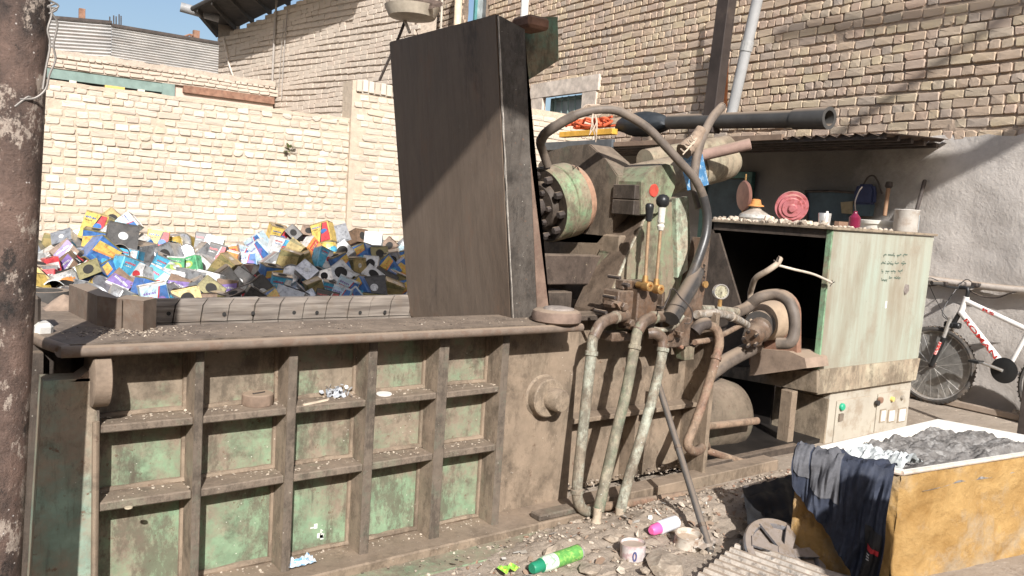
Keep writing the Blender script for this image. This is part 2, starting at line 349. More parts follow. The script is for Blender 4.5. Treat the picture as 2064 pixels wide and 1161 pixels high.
def brick_wall(parent, p0, d, n, t0, t1, z0, z1, hc, hb, proud, mat, pattern, vis, seed, miss=.004, skip=None, rough=.008, cut=.08, back=.03, wav=.006, nind=300):
    rnd = random.Random(seed); d = Vector(d).normalized(); n = Vector(n).normalized(); p0 = Vector(p0)
    bricks = []; z = z0; k = 0
    while z < z1:
        t = t0-rnd.uniform(0, .2)
        gen = pattern(k, rnd); rowpr = rnd.choice((0, 0, 0, .004, .008, -.003))*(proud/.02)
        while t < t1:
            L, gap = gen(); tc = t+L/2; zz = z+hc/2+wav*math.sin(t*1.7+k)+rnd.uniform(-.004, .004)
            if rnd.random() > miss and not (skip and skip(tc, zz, L)): bricks.append((tc, zz, L, rowpr+rnd.uniform(-.004, .005)))
            t += L+gap
        z += hc; k += 1
    scored = []
    for i, (t, zz, L, pr) in enumerate(bricks):
        c = p0+d*t; c.z = zz; x, y, dep = pix(c)
        if dep > .5 and -10 < x < 2074 and -10 < y < 1170 and vis(x, y): scored.append((1/dep*min(L, .2), i))
        elif not (dep > .5 and -400 < x < 2500 and -500 < y < 1600): bricks[i] = None
    scored.sort(reverse=True); ind = set(i for _, i in scored[:nind])
    variants = []
    for q in range(10):
        me = bpy.data.meshes.new('brick'); me.from_pydata(brick_verts(.2, .06, back, proud, rnd, rough, cut), [], BF); me.materials.append(mat); variants.append(me)
    RM = Matrix((d, -n, Vector((0, 0, 1)))).transposed()   # local -y looks along n ... flipped below
    RM = Matrix((d, n, Vector((0, 0, 1)))).transposed()
    V = []; Fc = []
    for i, b in enumerate(bricks):
        if b is None: continue
        t, zz, L, pr = b; c = p0+d*t+n*pr; c.z = zz
        rt = Euler((rnd.uniform(-.015, .02), rnd.uniform(-.035, .035), rnd.uniform(-.018, .018))).to_matrix()
        if i in ind:
            o = bpy.data.objects.new('brick', rnd.choice(variants)); col.objects.link(o); o.parent = parent
            M4 = Matrix.Translation(c-WL[parent]) @ (RM @ rt).to_4x4() @ Matrix.Diagonal((L/.2, 1, hb/.06, 1)); o.matrix_basis = M4
        else:
            M3 = RM @ rt; b0 = len(V)
            for v in brick_verts(L, hb, back, proud, rnd, rough, cut): V.append(c+M3 @ Vector(v))
            for f in BF: Fc.append(tuple(b0+q for q in f))
    me = bpy.data.meshes.new('brickwork'); o0 = WL[parent]
    me.from_pydata([v-o0 for v in V], [], Fc); me.materials.append(mat)
    o = bpy.data.objects.new('brickwork', me); col.objects.link(o); o.parent = parent; props(o, kind='stuff'); WL[o] = o0.copy()
def headers(k, rnd):
    st = rnd.random() < .04
    def g():
        L = rnd.uniform(.185, .205) if (st or rnd.random() < .04) else rnd.uniform(.086, .112)
        return L, rnd.uniform(.006, .024)
    return g
def rowmix(k, rnd):
    st = (k % 3 == 1) or rnd.random() < .12
    def g(): return ((rnd.uniform(.185, .205) if rnd.random() < .9 else .1) if st else (rnd.uniform(.09, .108) if rnd.random() < .9 else .2)), rnd.uniform(.006, .02)
    return g
def tight(k, rnd):
    def g(): return rnd.uniform(.16, .24), rnd.uniform(.001, .006)
    return g
def lsheet(bm, p0, d, n, t0, t1, z0, z1, amp, thick, nt_, nz_, topj=0, seed=0, hole=None):
    "lumpy wall skin: front face displaced by noise, with a back and rims"
    d = Vector(d).normalized(); n = Vector(n).normalized()
    def f(i, j):
        t = t0+(t1-t0)*i/nt_; z = z0+(z1-z0)*j/nz_
        if topj and j == nz_: z += topj*nz((t, 0, 0), 3, seed)+topj*.5*nz((t, 0, 0), 11, seed)
        return p0+d*t+n*(amp*(nz((t, z, seed), 2.2)+.5*nz((t, z, seed), 7)))+Vector((0, 0, z))
    p0 = Vector(p0); A = [[bm.verts.new(f(i, j)) for i in range(nt_+1)] for j in range(nz_+1)]
    for j in range(nz_):
        for i in range(nt_):
            if hole and hole(t0+(t1-t0)*(i+.5)/nt_, z0+(z1-z0)*(j+.5)/nz_): continue
            bm.faces.new((A[j][i], A[j][i+1], A[j+1][i+1], A[j+1][i]))
    rim = A[0]+[A[j][-1] for j in range(1, nz_+1)]+A[-1][::-1][1:]+[A[j][0] for j in range(nz_-1, 0, -1)]
    bk = [bm.verts.new(v.co-n*thick) for v in rim]
    for a in range(len(rim)): bm.faces.new((rim[a], rim[(a+1) % len(rim)], bk[(a+1) % len(rim)], bk[a]))
# ---- yard wall (cream bricks) along X at Y = 8.6
YW = 8.6
yw = root('yard_brick_wall', (3, YW+.15, 0), 'pale cream brick yard wall behind the heap of tins', 'wall')
bm = B(); bx(bm, -1.2, 7.6, YW, YW+.25, 0, 2.30); obj('mortar_core', bm, MO_Y, yw)
bm = B(); lsheet(bm, (0, YW-.012, 0), (1, 0, 0), (0, -1, 0), -1.2, 4.05, 2.295, 2.335, .008, .28, 60, 1, .012); obj('coping', bm, MO_Y, yw, smooth=True)
PX0 = at(706, 250, 'Y', YW).x; PTOP = at(760, 172, 'Y', YW).z
brick_wall(yw, (0, YW, 0), (1, 0, 0), (0, -1, 0), -1.2, PX0, .75, 2.28, .0745, .057, .009, BR_Y, headers, lambda x, y: 55 < x < 815 and y < 500 and not (x > 60 and y > 440 and x > 900), 3, miss=.008, cut=.2, rough=.0075, wav=.009)
# taller pier of the same wall with a soldier course on top
yp = root('brick_pier', (PX0+.6, YW+.1, 0), 'taller pale brick pier with upright bricks on top, beside the raised press lid', 'brick pier')
bm = B(); bx(bm, PX0-.015, PX0+3.6, YW-.05, YW+.2, 0, PTOP+.01); obj('mortar_core', bm, MO_Y, yp)
brick_wall(yp, (0, YW-.05, 0), (1, 0, 0), (0, -1, 0), PX0+.01, PX0+3.5, .75, PTOP-.13, .0745, .058, .008, BR_Y, rowmix, lambda x, y: 700 < x < 815 and y < 500, 5, skip=lambda t, z, L: t-L/2 < PX0-.01, cut=.1, rough=.004, nind=200)
for i in range(16):
    b = B(); box(b, (PX0+.06+.075*i, YW-.03, PTOP-.045+random.uniform(-.006, .006)), (.062, .1, .13), Euler((0, random.uniform(-.04, .04), 0)).to_matrix(), .006); obj('brick', b, BR_Y, yp)
# ---- right house facade
HP = Vector((7.5, 3.4, 0)); HD = Vector((.056, .998, 0)).normalized(); HN = Vector((-HD.y, HD.x, 0))
def H_(x, y): # photo point on the facade -> (t, z)
    p = atv(x, y, HP, HD); return (p-HP).dot(HD), p.z
def hp(t, z, out=0): return HP+HD*t+HN*out+Vector((0, 0, z))
HT1 = H_(832, 60)[0]
house = root('brick_house', hp(4, 0, -.6), 'tan brick house with cement render along its foot, behind the press and bicycle', 'house')
win1 = (H_(1178, 190)[0], H_(1098, 200)[0], 2.35, H_(1135, 192)[1])     # t0 t1 z0 z1
win2 = (H_(978, 40)[0], H_(943, 20)[0], 3.75, 6.2)
hl = [(H_(1156+20, 58)[0], H_(1156+20, 58)[1])]
def hskip(t, z, L):
    for a in (win1, win2):
        if a[0]-.12 < t < a[1]+.12 and a[2]-.2 < z < a[3]+.14: return True
    return False
def hole_h(t, z):
    for a in (win1, win2):
        if a[0] < t < a[1] and a[2] < z < a[3]: return True
    return False
bm = B(); lsheet(bm, HP, HD, HN, -5, HT1, 1.9, 6.6, .014, .4, 320, 94, hole=hole_h); obj('mortar_core', bm, MO_H, house)
brick_wall(house, HP, HD, HN, -5, HT1-.02, 2.30, 6.6, .093, .077, .018, BR_H, rowmix, lambda x, y: x > 1055 and y < 300 and not (1085 < x < 1215 and y > 160), 8, miss=.006, skip=hskip, rough=.009, cut=.16, wav=.012)
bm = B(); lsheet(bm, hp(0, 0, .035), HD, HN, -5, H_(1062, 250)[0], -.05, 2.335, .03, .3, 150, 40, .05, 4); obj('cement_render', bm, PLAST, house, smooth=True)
# rough render surround of the barred window
bm = B(); a = win1
def surr(bm, t0, t1, z0, z1, out): lsheet(bm, hp(0, 0, out), HD, HN, t0, t1, z0, z1, .012, .07, 14, 10, 0, 3)
surr(bm, a[0]-.32, a[0], a[2]-.1, a[3]+.02, .045); surr(bm, a[1], a[1]+.30, a[2]-.1, a[3]+.02, .045); surr(bm, a[0]-.36, a[1]+.34, a[3], a[3]+.22, .05)
split_obj('window_surround', bm, simple('rough_pale_plaster', (.52, .45, .38), .95, 0, .3, 9, .6), house, smooth=True)
def window(t0, t1, z0, z1, frame, glass, nb, deep=.14):
    fr = B()
    for (u0, u1, q0, q1) in ((t0, t1, z1-.05, z1), (t0, t1, z0, z0+.05), (t0, t0+.05, z0, z1), (t1-.05, t1, z0, z1)):
        c = hp((u0+u1)/2, (q0+q1)/2, -deep); box(fr, c, (u1-u0+.002, .05, q1-q0), Matrix((HD, HN, (0, 0, 1))).transposed())
    f = obj('window', fr, frame, house)
    g = B(); box(g, hp((t0+t1)/2, (z0+z1)/2, -deep-.03), (t1-t0, .012, z1-z0), Matrix((HD, HN, (0, 0, 1))).transposed()); obj('pane', g, glass, f)
    for i in range(nb):
        g = B(); t = t0+(t1-t0)*(i+1)/(nb+1); cyl(g, hp(t, z0, -deep+.05), hp(t, z1, -deep+.05), .012, 8); obj('bar', g, frame, f)
    return f
GLASSB = simple('pale_window_sheet', (.33, .38, .39), .7, 0, .3, 5, 0); FRB = simple('grey_green_frame', (.20, .27, .25), .5, 0, .2)
window(*win1, FRB, GLASSB, 5)
window(*win2, simple('teal_frame', (.07, .2, .2), .5, 0, .2), simple('cloudy_glass', (.5, .55, .55), .35, 0, .5, 4, 0), 0)
# door under the canopy
dt = H_(1520, 330)
D0 = H_(1524, 400)[0]; D1 = H_(1425, 380)[0]; DZ = 2.02
f = B()
for (u0, u1, q0, q1) in ((D0, D1, DZ-.07, DZ), (D0, D0+.07, 0, DZ-.07), (D1-.07, D1, 0, DZ-.07)):
    box(f, hp((u0+u1)/2, (q0+q1)/2, .07), (u1-u0, .06, q1-q0), Matrix((HD, HN, (0, 0, 1))).transposed(), .005)
f = obj('door_frame', f, TEAL, house); g = B(); box(g, hp((D0+D1)/2, (DZ-.07)/2, .06), (D1-D0-.15, .03, DZ-.1), Matrix((HD, HN, (0, 0, 1))).transposed()); obj('door', g, NAVY, f)
# ---- left house wall, set nearer and turned a little
K = .83
q0 = atv(890, 100, HP, HD); LP = cO+(q0-cO)*K; LP.z = 0; LD = Vector((-.144, .99, 0)).normalized(); LN = Vector((-LD.y, LD.x, 0))
def L_(x, y): p = atv(x, y, LP, LD); return (p-LP).dot(LD), p.z
lt0 = L_(828, 100)[0]; lt1 = L_(439, 100)[0]; LTOP = L_(445, 88)[1]
lh = root('brick_house', LP+LD*(lt0+lt1)/2-LN*.5, 'tall windowless dusty brick wall under a dark roof overhang at upper left', 'house')
def lp(t, z, out=0): return LP+LD*t+LN*out+Vector((0, 0, z))
G0 = L_(441, 74); G1 = L_(640, -18); gsl = (G1[1]-G0[1])/(G1[0]-G0[0])
def gtop(t): return G0[1]+gsl*(t-G0[0])
bm = B(); lsheet(bm, LP, LD, LN, lt0, lt1, 0, 9.5, .008, .5, 160, 120, hole=lambda t, z: z > gtop(t)-.04); obj('mortar_core', bm, MO_L, lh)
brick_wall(lh, LP, LD, LN, lt0, lt1-.02, 2.2, 9.0, .094, .080, .020, BR_L, tight, lambda x, y: 440 < x < 820 and y < 215, 21, skip=lambda t, z, L: z > gtop(t)-.06, miss=.004, rough=.009, cut=.12, wav=.02)
# pipes and conduit up the corner joint of that wall
for (x0, y0, x1, y1, r) in ((562, 2, 552, 212, .022), (584, 20, 572, 200, .010), (577, 40, 566, 190, .006)):
    b = B(); tube(b, [lp(*L_(x0, y0), .05), lp(*L_((x0+x1)/2, (y0+y1)/2), .06), lp(*L_(x1, y1), .05)], r, 8, 3); obj('wall_conduit', b, simple('grey_conduit', (.3, .27, .24), .6), lh)
b = B(); tube(b, [lp(*L_(455, 78), .05), lp(*L_(466, 130), .05), lp(*L_(476, 158), .05)], .02, 8, 3); obj('wall_conduit', b, simple('pale_conduit', (.5, .44, .38), .6), lh)
# roof overhang of the left house: the gable edge climbs to the right
ov = root('roof_overhang', lp((lt0+lt1)/2, LTOP, .4), 'dark timber and sheet roof overhang above the dusty brick wall, against the sky', 'roof')
roofm = simple('dark_roof_board', (.05, .045, .04), .8, 0, .3, 6, .2)
def W0(x, y, o=.0): return atv(x, y, LP+LN*o, LD)
A0, B0 = W0(436, 76, -.5), W0(800, -103, -.5); Ao, Bo = W0(388, 20, .9), W0(720, -150, .9)
b = B(); prism(b, [A0, Ao, Bo, B0], (0, 0, .05)); obj('roof_or_shade_sheet', b, roofm, ov)
for i in range(9):
    f_ = (i+.3)/9; a_ = A0.lerp(B0, f_); c_ = Ao.lerp(Bo, f_); dd = (B0-A0).normalized()*.06; b = B(); prism(b, [a_, c_, c_+Vector((0, 0, -.09)), a_+Vector((0, 0, -.12))], dd); obj('rafter', b, roofm, ov)
b = B(); p_, q_ = W0(364, 14, 1.0), W0(442, 36, .3); tube(b, [p_, q_], .10, 12, 1); obj('gutter', b, simple('grey_gutter', (.24, .24, .24), .5), ov, smooth=True)
b = B(); tube(b, [Ao+Vector((0, 0, .02)), Bo+Vector((0, 0, .02))], .05, 8, 1); obj('edge_board', b, roofm, ov)
# alcove brick block between the two houses, in shade
# ---- building behind the yard wall: parapet, window band, corrugated sheets
YB2 = LP.y+LD.y*L_(555, 190)[0]-.1
def far(x, y, dy=0): return at(x, y, 'Y', YB2+dy)
fb = root('low_brick_building', (far(300, 200).x, YB2+1, 0), 'low dusty brick building with a window band, seen over the yard wall', 'building')
x0 = far(-60, 200).x; x1 = far(553, 200).x; ztop = far(300, 130).z; zbot = far(300, 163).z
bm = B(); bx(bm, x0, x1, YB2, YB2+3, zbot-.0, ztop); obj('mortar_core', bm, MO_L, fb)
brick_wall(fb, (0, YB2, 0), (1, 0, 0), (0, -1, 0), x0, x1, zbot+.02, ztop-.07, .075, .057, .022, BR_L, rowmix, lambda x, y: 90 < x < 552 and y < 200, 31, rough=.012, cut=.3, wav=.012, miss=.02, nind=250)
bm = B(); lsheet(bm, (0, YB2-.03, 0), (1, 0, 0), (0, -1, 0), x0, x1, ztop-.08, ztop+.02, .02, .4, 90, 3, .04, 2); obj('parapet_cap', bm, MO_L, fb, smooth=True)
xl = far(352, 200).x
bm = B(); bx(bm, xl, x1, YB2+.06, YB2+3, 0, zbot+.01); obj('render_wall', bm, simple('pinkish_render', (.5, .40, .33), .9, 0, .15, 3), fb)
bm = B(); bx(bm, xl+.15, x1, YB2-.01, YB2+.1, zbot-.12, zbot+.012); obj('lintel_beam', bm, RUSTD, fb)
tealf = simple('teal_window_frame', (.17, .235, .21), .5, 0, .2)
w = B(); bx(w, x0, xl, YB2+.02, YB2+.12, zbot-.17, zbot+.005); bx(w, xl-.22, xl, YB2+.0, YB2+.12, zbot-.75, zbot-.0); wo = obj('window', w, tealf, fb)
w = B(); bx(w, x0, xl-.05, YB2+.22, YB2+.3, 0, zbot); obj('pane', w, simple('dark_glass', (.05, .055, .06), .2, 0, .3), wo)
w = B(); bx(w, far(212, 170).x, far(252, 170).x, YB2+.01, YB2+.2, zbot-.34, zbot-.17); obj('panel', w, simple('ochre_panel', (.62, .40, .12), .6), wo)
for xx in (140, 278): w = B(); bx(w, far(xx, 180).x, far(xx+14, 180).x, YB2+.0, YB2+.1, zbot-.7, zbot-.17); obj('mullion', w, simple('cream_mullion', (.6, .53, .44), .6), wo)
# corrugated fence of sheets on that roof
def corrug(bm, xa, xb, za0, za1, zb0, zb1, y, n, amp, thick=.004):
    "horizontal corrugations; top/bottom slope from a to b"
    rows = []
    for k in range(n*4+1):
        q = k/(n*4); yy = y-amp*math.sin(k*math.pi/2)
        rows.append([bm.verts.new((xa+(xb-xa)*i/8, yy+.01*nz((i, k*.1, 0), 1), (za0+(zb0-za0)*i/8)*(1-q)+(za1+(zb1-za1)*i/8)*q)) for i in range(9)])
    for a, b in zip(rows, rows[1:]):
        for i in range(8): bm.faces.new((a[i], a[i+1], b[i+1], b[i]))
def zincm():
    k = NB('weathered_zinc'); a = k.noise((1.5, 1.5, 3), 7, .7); c = k.mix(k.ramp(a, .35, .65), (.34, .335, .325), (.50, .48, .455)); c = k.mix(k.ramp(k.noise((.6, .6, 2.2), 6, .7, off=(4, 2, 2)), .52, .7, 0, .6), c, (.28, .235, .2)); return k.out(c, .6, .1, .35)
ZINC = zincm()
yz = YB2+.7
def fz(x, y): return at(x, y, 'Y', yz)
sf = root('corrugated_sheet_fence', (fz(260, 100).x, yz, 0), 'weathered grey corrugated zinc sheet screen on the roof of the low building', 'sheet fence')
for (xa, xb, ya, yb, ya2, yb2, nn, dy) in ((60, 225, 34, 122, 48, 130, 12, .0), (224, 440, 54, 132, 90, 165, 15, -.04)):
    p, q = fz(xa, ya), fz(xb, ya2); pb, qb = fz(xa, yb), fz(xb, yb2)
    b = B(); corrug(b, p.x, q.x, pb.z, p.z, qb.z, q.z, yz+dy, nn, .02); obj('corrugated_sheet', b, ZINC, sf, smooth=True)
    b = B(); prism(b, [(p.x, yz+dy-.035, p.z), (q.x, yz+dy-.035, q.z), (q.x, yz+dy-.035, q.z+.05), (p.x, yz+dy-.035, p.z+.05)], (0, .08, 0)); obj('top_rail', b, IRON, sf)
for (x, ya, yb) in ((167, 28, 44), ): b = B(); p = fz(x, ya); q = fz(x, yb); box(b, ((p.x+q.x)/2, yz+.1, (p.z+q.z)/2), (.1, .08, .35), None, .004); obj('fence_stub_post', b, RUSTD, sf)
rb = root('rebar_bundle', tuple(fz(238, 55)+Vector((0, .3, 0))), 'thin vertical rebar ends sticking up behind the zinc sheets', 'rebar')
for x in (228, 236, 241, 247, 251): b = B(); p = fz(x, 26+random.uniform(-3, 3)); q = fz(x, 60); cyl(b, p+Vector((0, .3, 0)), q+Vector((0, .3, 0)), .011, 6); obj('bar', b, IRON, rb)
st = root('steel_truss_stub', tuple(fz(390, 80)+Vector((0, .2, 0))), 'rusty steel truss end and post above the zinc sheets', 'truss')
for (a, c) in (((366, 75), (388, 67)), ((388, 67), (400, 70)), ((366, 75), (372, 82)), ((380, 70), (375, 80)), ((380, 70), (388, 82)), ((392, 69), (388, 82))): b = B(); cyl(b, fz(*a)+Vector((0, .2, 0)), fz(*c)+Vector((0, .2, 0)), .022, 6); obj('truss_bar', b, RUSTD, st)
b = B(); p = fz(401, 76); box(b, (p.x, yz+.2, p.z), (.11, .1, .32)); obj('post', b, RUSTD, st)
# little green plant in the wall
pl = B()
c0 = at(583, 303, 'Y', YW-.04)
for i in range(26):
    a = random.uniform(0, 6.28); e = random.uniform(-.4, 1.2); dd = Vector((math.cos(a)*math.cos(e), -abs(math.sin(a))*.6, math.sin(e)))*random.uniform(.03, .075); s = frame_of(dd)[1]*.016
    q = c0+dd; v = [pl.verts.new(x) for x in (c0+dd*.3, q-s, q+dd*.35, q+s)]; pl.faces.new(v)
obj('wall_weed', pl, simple('weed_leaf', (.12, .14, .05), .6), label='small green weed growing out of the cream yard wall', cat='plant')
# ---- canopy along the facade with everything stacked on it
cz = 2.30
cn = root('lean_to_canopy', hp(3, cz, .5), 'dark low lean-to canopy on a steel angle, fixed to the brick house', 'canopy')
def C_(x, y): return atv(x, y, HP+HN*1.0, HD)
ca = (C_(1790, 262)-HP).dot(HD); cb = (C_(1070, 290)-HP).dot(HD)
OUT = 1.0
b = B()
n = 60
for i in range(n):
    t = ca+(cb-ca)*i/n; t2 = ca+(cb-ca)*(i+1)/n
A_ = []
for i in range(121):
    t = ca+(cb-ca)*i/120; dz = .018*math.sin(i*math.pi/1.5)
    A_.append((b.verts.new(hp(t, cz+dz, .04)), b.verts.new(hp(t, cz-.04+dz, OUT+.02*nz((t, 0, 0), 6)))))
for p, q in zip(A_, A_[1:]): b.faces.new((p[0], q[0], q[1], p[1]))
obj('corrugated_sheet', b, simple('rusty_dark_sheet', (.10, .07, .05), .8, .1, .35, 5, .2), cn)
b = B()
for k in range(5): box(b, hp((ca+cb)/2, cz-.055, .15+k*.2), (cb-ca-.1, .04, .04), Matrix((HD, HN, (0, 0, 1))).transposed())
split_obj('purlin', b, IRON, cn)
tm = (C_(1240, 280)-HP).dot(HD)
b = B(); box(b, hp((tm+cb)/2, cz-.02, OUT+.02), (cb-tm, .05, .10), Matrix((HD, HN, (0, 0, 1))).transposed(), .004); obj('edge_angle', b, simple('bluish_steel', (.10, .11, .12), .5, .3), cn)
b = B(); box(b, hp((ca+tm)/2+.6, cz-.03, OUT+.0), (tm-ca-.9, .04, .05), Matrix((HD, HN, (0, 0, 1))).transposed()); obj('timber_edge', b, simple('old_timber', (.20, .14, .10), .85), cn)
def onC(x, y, o): return atv(x, y, HP+HN*o, HD)
b = B(); p, q = onC(1350, 246, .9), onC(1668, 238, .9); d = (q-p).normalized()
lathe(b, p, d, [(0, .078), ((q-p).length-.36, .083), ((q-p).length-.35, .095), ((q-p).length+.02, .102), ((q-p).length+.02, .068), ((q-p).length-.3, .066), ((q-p).length-.3, 0)], 22)
obj('large_grey_pipe', b, simple('grey_pipe', (.055, .053, .05), .55, 0, .25, 4, .1, .15), smooth=True, label='thick dark grey pipe with an open socket end lying on the canopy', cat='pipe')
b = B(); p = onC(1296, 250, .75)
def fbund(u, v):
    a = u*2*math.pi; e = v*math.pi; r = 1+.12*nz((math.cos(a), math.sin(a), v*3), 2); return p+HD*math.cos(a)*math.sin(e)*.42*r+HN*math.sin(a)*math.sin(e)*.2*r+Vector((0, 0, -math.cos(e)*.14*r))
sheet(b, 26, 14, fbund); obj('covered_bundle', b, simple('black_sheet', (.025, .03, .035), .6, 0, .3, 8, .3), smooth=True, label='dark covered bundle lying on the canopy beside the grey pipe', cat='bundle')
b = B(); p, q = onC(1132, 275, .92), onC(1240, 262, .92); box(b, (p+q)/2, ((q-p).length, .09, .07), Matrix((HD, HN, (0, 0, 1))).transposed(), .006)
obj('yellow_beam', b, simple('yellow_paint', (.60, .33, .05), .6, 0, .25, 8, .2), label='yellow painted beam lying on the canopy edge under orange straps', cat='beam')
b = B(); q0 = onC(1190, 252, .85); rs = random.Random(5)
for i in range(9):
    pts = [q0+HD*(rs.uniform(-.42, .42))+HN*rs.uniform(-.1, .1)+Vector((0, 0, rs.uniform(-.04, .09))) for _ in range(5)]; pts.sort(key=lambda v: v.dot(HD)); tube(b, pts, .016, 6, 5)
obj('orange_straps', b, simple('orange_strap', (.50, .10, .04), .7, 0, .3), smooth=True, label='tangle of orange red straps on the canopy behind the hydraulic hose', cat='straps')
# steel post, orange pipe and grey drain pipe on the facade
def leanbar(x0, y0, x1, y1, o): return onC(x0, y0, o), onC(x1, y1, o)
p, q = leanbar(1473, -60, 1432, 262, .9); q2 = q+(q-p)*.02
b = B(); box(b, (p+q2)/2, (.16, .12, (p-q2).length), Matrix((HD, HN, (p-q2).normalized())).transposed() if False else (p-q2).normalized().to_track_quat('Z', 'X').to_matrix(), .006)
obj('steel_post', b, simple('dark_brown_steel', (.045, .034, .029), .7, .1, .3, 5, .2, .2), label='dark brown steel post rising from the canopy in front of the brick house', cat='post')
p, q = leanbar(1482, -60, 1462, 215, .3); b = B(); tube(b, [p, (p+q)/2+HD*.03, q], .02, 8, 4); obj('thin_orange_pipe', b, simple('orange_rust_pipe', (.48, .17, .06), .6), smooth=True, label='thin orange pipe running down the facade beside the dark steel post', cat='pipe')
p, q = leanbar(1540, -60, 1472, 240, .45); b = B(); tube(b, [p, (p+q)/2, q], .058, 14, 2); dp = obj('grey_drain_pipe', b, simple('grey_pvc', (.33, .33, .325), .5, 0, .12, 5, .05), smooth=True, label='leaning grey plastic drain pipe on the brick facade', cat='pipe')
b = B(); mm = p+(q-p)*.5; cyl(b, mm-(q-p).normalized()*.05, mm+(q-p).normalized()*.05, .066, 14); obj('collar', b, simple('grey_pvc_dark', (.33, .33, .32), .5), dp)
p, q = leanbar(1062, -40, 1056, 30, .3); b = B(); tube(b, [p, (p+q)/2, q+Vector((0, 0, -1.5))], .06, 12, 2); obj('white_drain_pipe', b, simple('white_pvc', (.6, .58, .55), .5), smooth=True, label='short pale drain pipe seen above the top of the press lid', cat='pipe')
# bamboo coloured pole + thin rod behind the lid top
for (x, w_, c, nm, lb) in ((927, .07, (.62, .50, .36), 'wooden_pole', 'pale wooden pole on the facade left of the cloudy window'), (894, .022, (.45, .40, .33), 'thin_rod', 'thin grey rod hanging beside the pale wooden pole')):
    p, q = onC(x, -60, .25), onC(x-4, 45, .25); b = B(); tube(b, [p, q+Vector((0, 0, -.6))], w_, 10, 1); obj(nm, b, simple(nm+'_m', c, .7), smooth=True, label=lb, cat='pole')
# cantilevered basin / flood tray above the lid's left corner
def T_(x, y): return lp(*L_(x, y), 1.6) if False else atv(x, y, LP+LN*1.6, LD)
tr = root('sheet_metal_tray', tuple(T_(835, 18)), 'sheet metal tray on angled struts above the left corner of the press lid', 'tray')
p0_, p1_, p2_, p3_ = T_(775, 17), T_(838, -2), T_(890, 12)+Vector((.9, .1, 0))*0, T_(828, 26)
dd = LN*-.0
a0 = T_(775, 17); a1 = T_(840, -3); e = a1-a0
rt = atv(892, 12, LP+LN*1.6, LD)
b = B(); prism(b, [a0, a1, a1+(rt-a1), a0+(rt-a1)*.9], (0, 0, .045)); obj('tray_plate', b, simple('brown_sheet', (.28, .21, .17), .7), tr)
b = B(); lathe(b, (a0+rt)/2+Vector((0, 0, -.16)), (0, 0, 1), [(0, .1), (.03, .3), (.16, .36)], 20); obj('basin', b, simple('tan_basin', (.38, .33, .26), .6), tr, smooth=True)
for (xa, ya, xb, yb, r) in ((808, 22, 826, 66, .02), (822, 28, 804, 75, .02), (804, 75, 765, 162, .018)): b = B(); cyl(b, T_(xa, ya), T_(xb, yb), r, 8); obj('strut', b, IRON if r < .02 or xa > 810 else simple('grey_strut', (.45, .4, .34)), tr)
# overhead cables that shade the facade
for i, (qa, qb, dd_) in enumerate((((2064, 5), (1680, 280), 9.0), ((1960, 0), (1740, 60), 9.5))):
    a, c = at(*qa, 'X', 7.45)-SUN*dd_, at(*qb, 'X', 7.58)-SUN*dd_; e = (a-c); a2_, c2_ = a+e*2.5, c-e*1.2
    b = B(); tube(b, [a2_, a, c, c2_], .042, 8, 5); obj('overhead_cable', b, BLACKP, label=['thick black cable strung high over the yard, lower one', 'thick black cable strung high over the yard, upper one'][i], cat='cable')
# unseen sheets added behind and above the viewer to shade the lid, pile and render
def caster(name, pts, z, label):
    hx = Vector((SUN.x, SUN.y, 0)).normalized(); te = -SUN.z/math.hypot(SUN.x, SUN.y); nn = Vector((hx.y, -hx.x, 0))
    P = [nn*p+hx*((h-z)/te)+Vector((0, 0, z)) for p, h in pts]
    b = B(); prism(b, P, (0, 0, .04)); r_ = root(name, tuple(P[0]), label, 'roof'); obj('roof_or_shade_sheet', b, ZINC, r_)
    for q in (P[0], P[-1]): b = B(); cyl(b, (q.x, q.y, z), (q.x, q.y, z-.3), .03, 8); obj('shade_sheet_bracket', b, IRON, r_)
caster('shade_sheet', [(-.86, 4.125), (.97, 4.125), (.97, 6.75), (.45, 6.68), (-.05, 6.3), (-.48, 5.75), (-.86, 5.1)], 4.0, 'unseen sheet added above the viewer to shade the lid and heap')
caster('side_shade_sheet', [(4.4, 6.0), (6.6, 5.9), (6.6, 6.1), (5.3, 6.13), (4.95, 6.5), (4.4, 7.0)], 5.2, 'unseen sheet added beside the yard to shade the render wall')

# ---- the rest of the yard, behind and beside the viewer: unseen dull buildings added to block sky light
hx_ = Vector((SUN.x, SUN.y, 0)).normalized(); nn_ = Vector((hx_.y, -hx_.x, 0))
OPP = simple('sky_block_render', (.30, .25, .20), .95, 0, .25, 1.5, .3); DK = simple('sky_block_shutter_paint', (.08, .10, .11), .6)
ob = root('sky_block_building', tuple(hx_*-9), 'unseen brown building added behind the viewer to block sky light', 'building')
b = B(); R_ = Matrix((nn_, -hx_, (0, 0, 1))).transposed(); box(b, hx_*-8.5+Vector((0, 0, 3.0)), (30, 1, 6.0), R_); obj('wall', b, OPP, ob)  # wall of the added sky-blocking building
for k in range(4): b = B(); box(b, nn_*(-9+6*k)+hx_*-7.98+Vector((0, 0, 1.5)), (3, .06, 3), R_); obj('shutter', b, DK, ob)  # shutters of the added sky-blocking building
ob = root('sky_block_building', (-6.5, 2, 0), 'unseen brown shed added on the left of the yard to block sky light', 'building')
b = B(); bx(b, -7, -6, -9, 8.4, 0, 4.6); obj('wall', b, OPP, ob)  # wall of the added sky-blocking shed
b = B(); bx(b, -6, -5.95, 0, 3, 0, 2.6); obj('shutter', b, DK, ob)  # shutter of the added sky-blocking shed
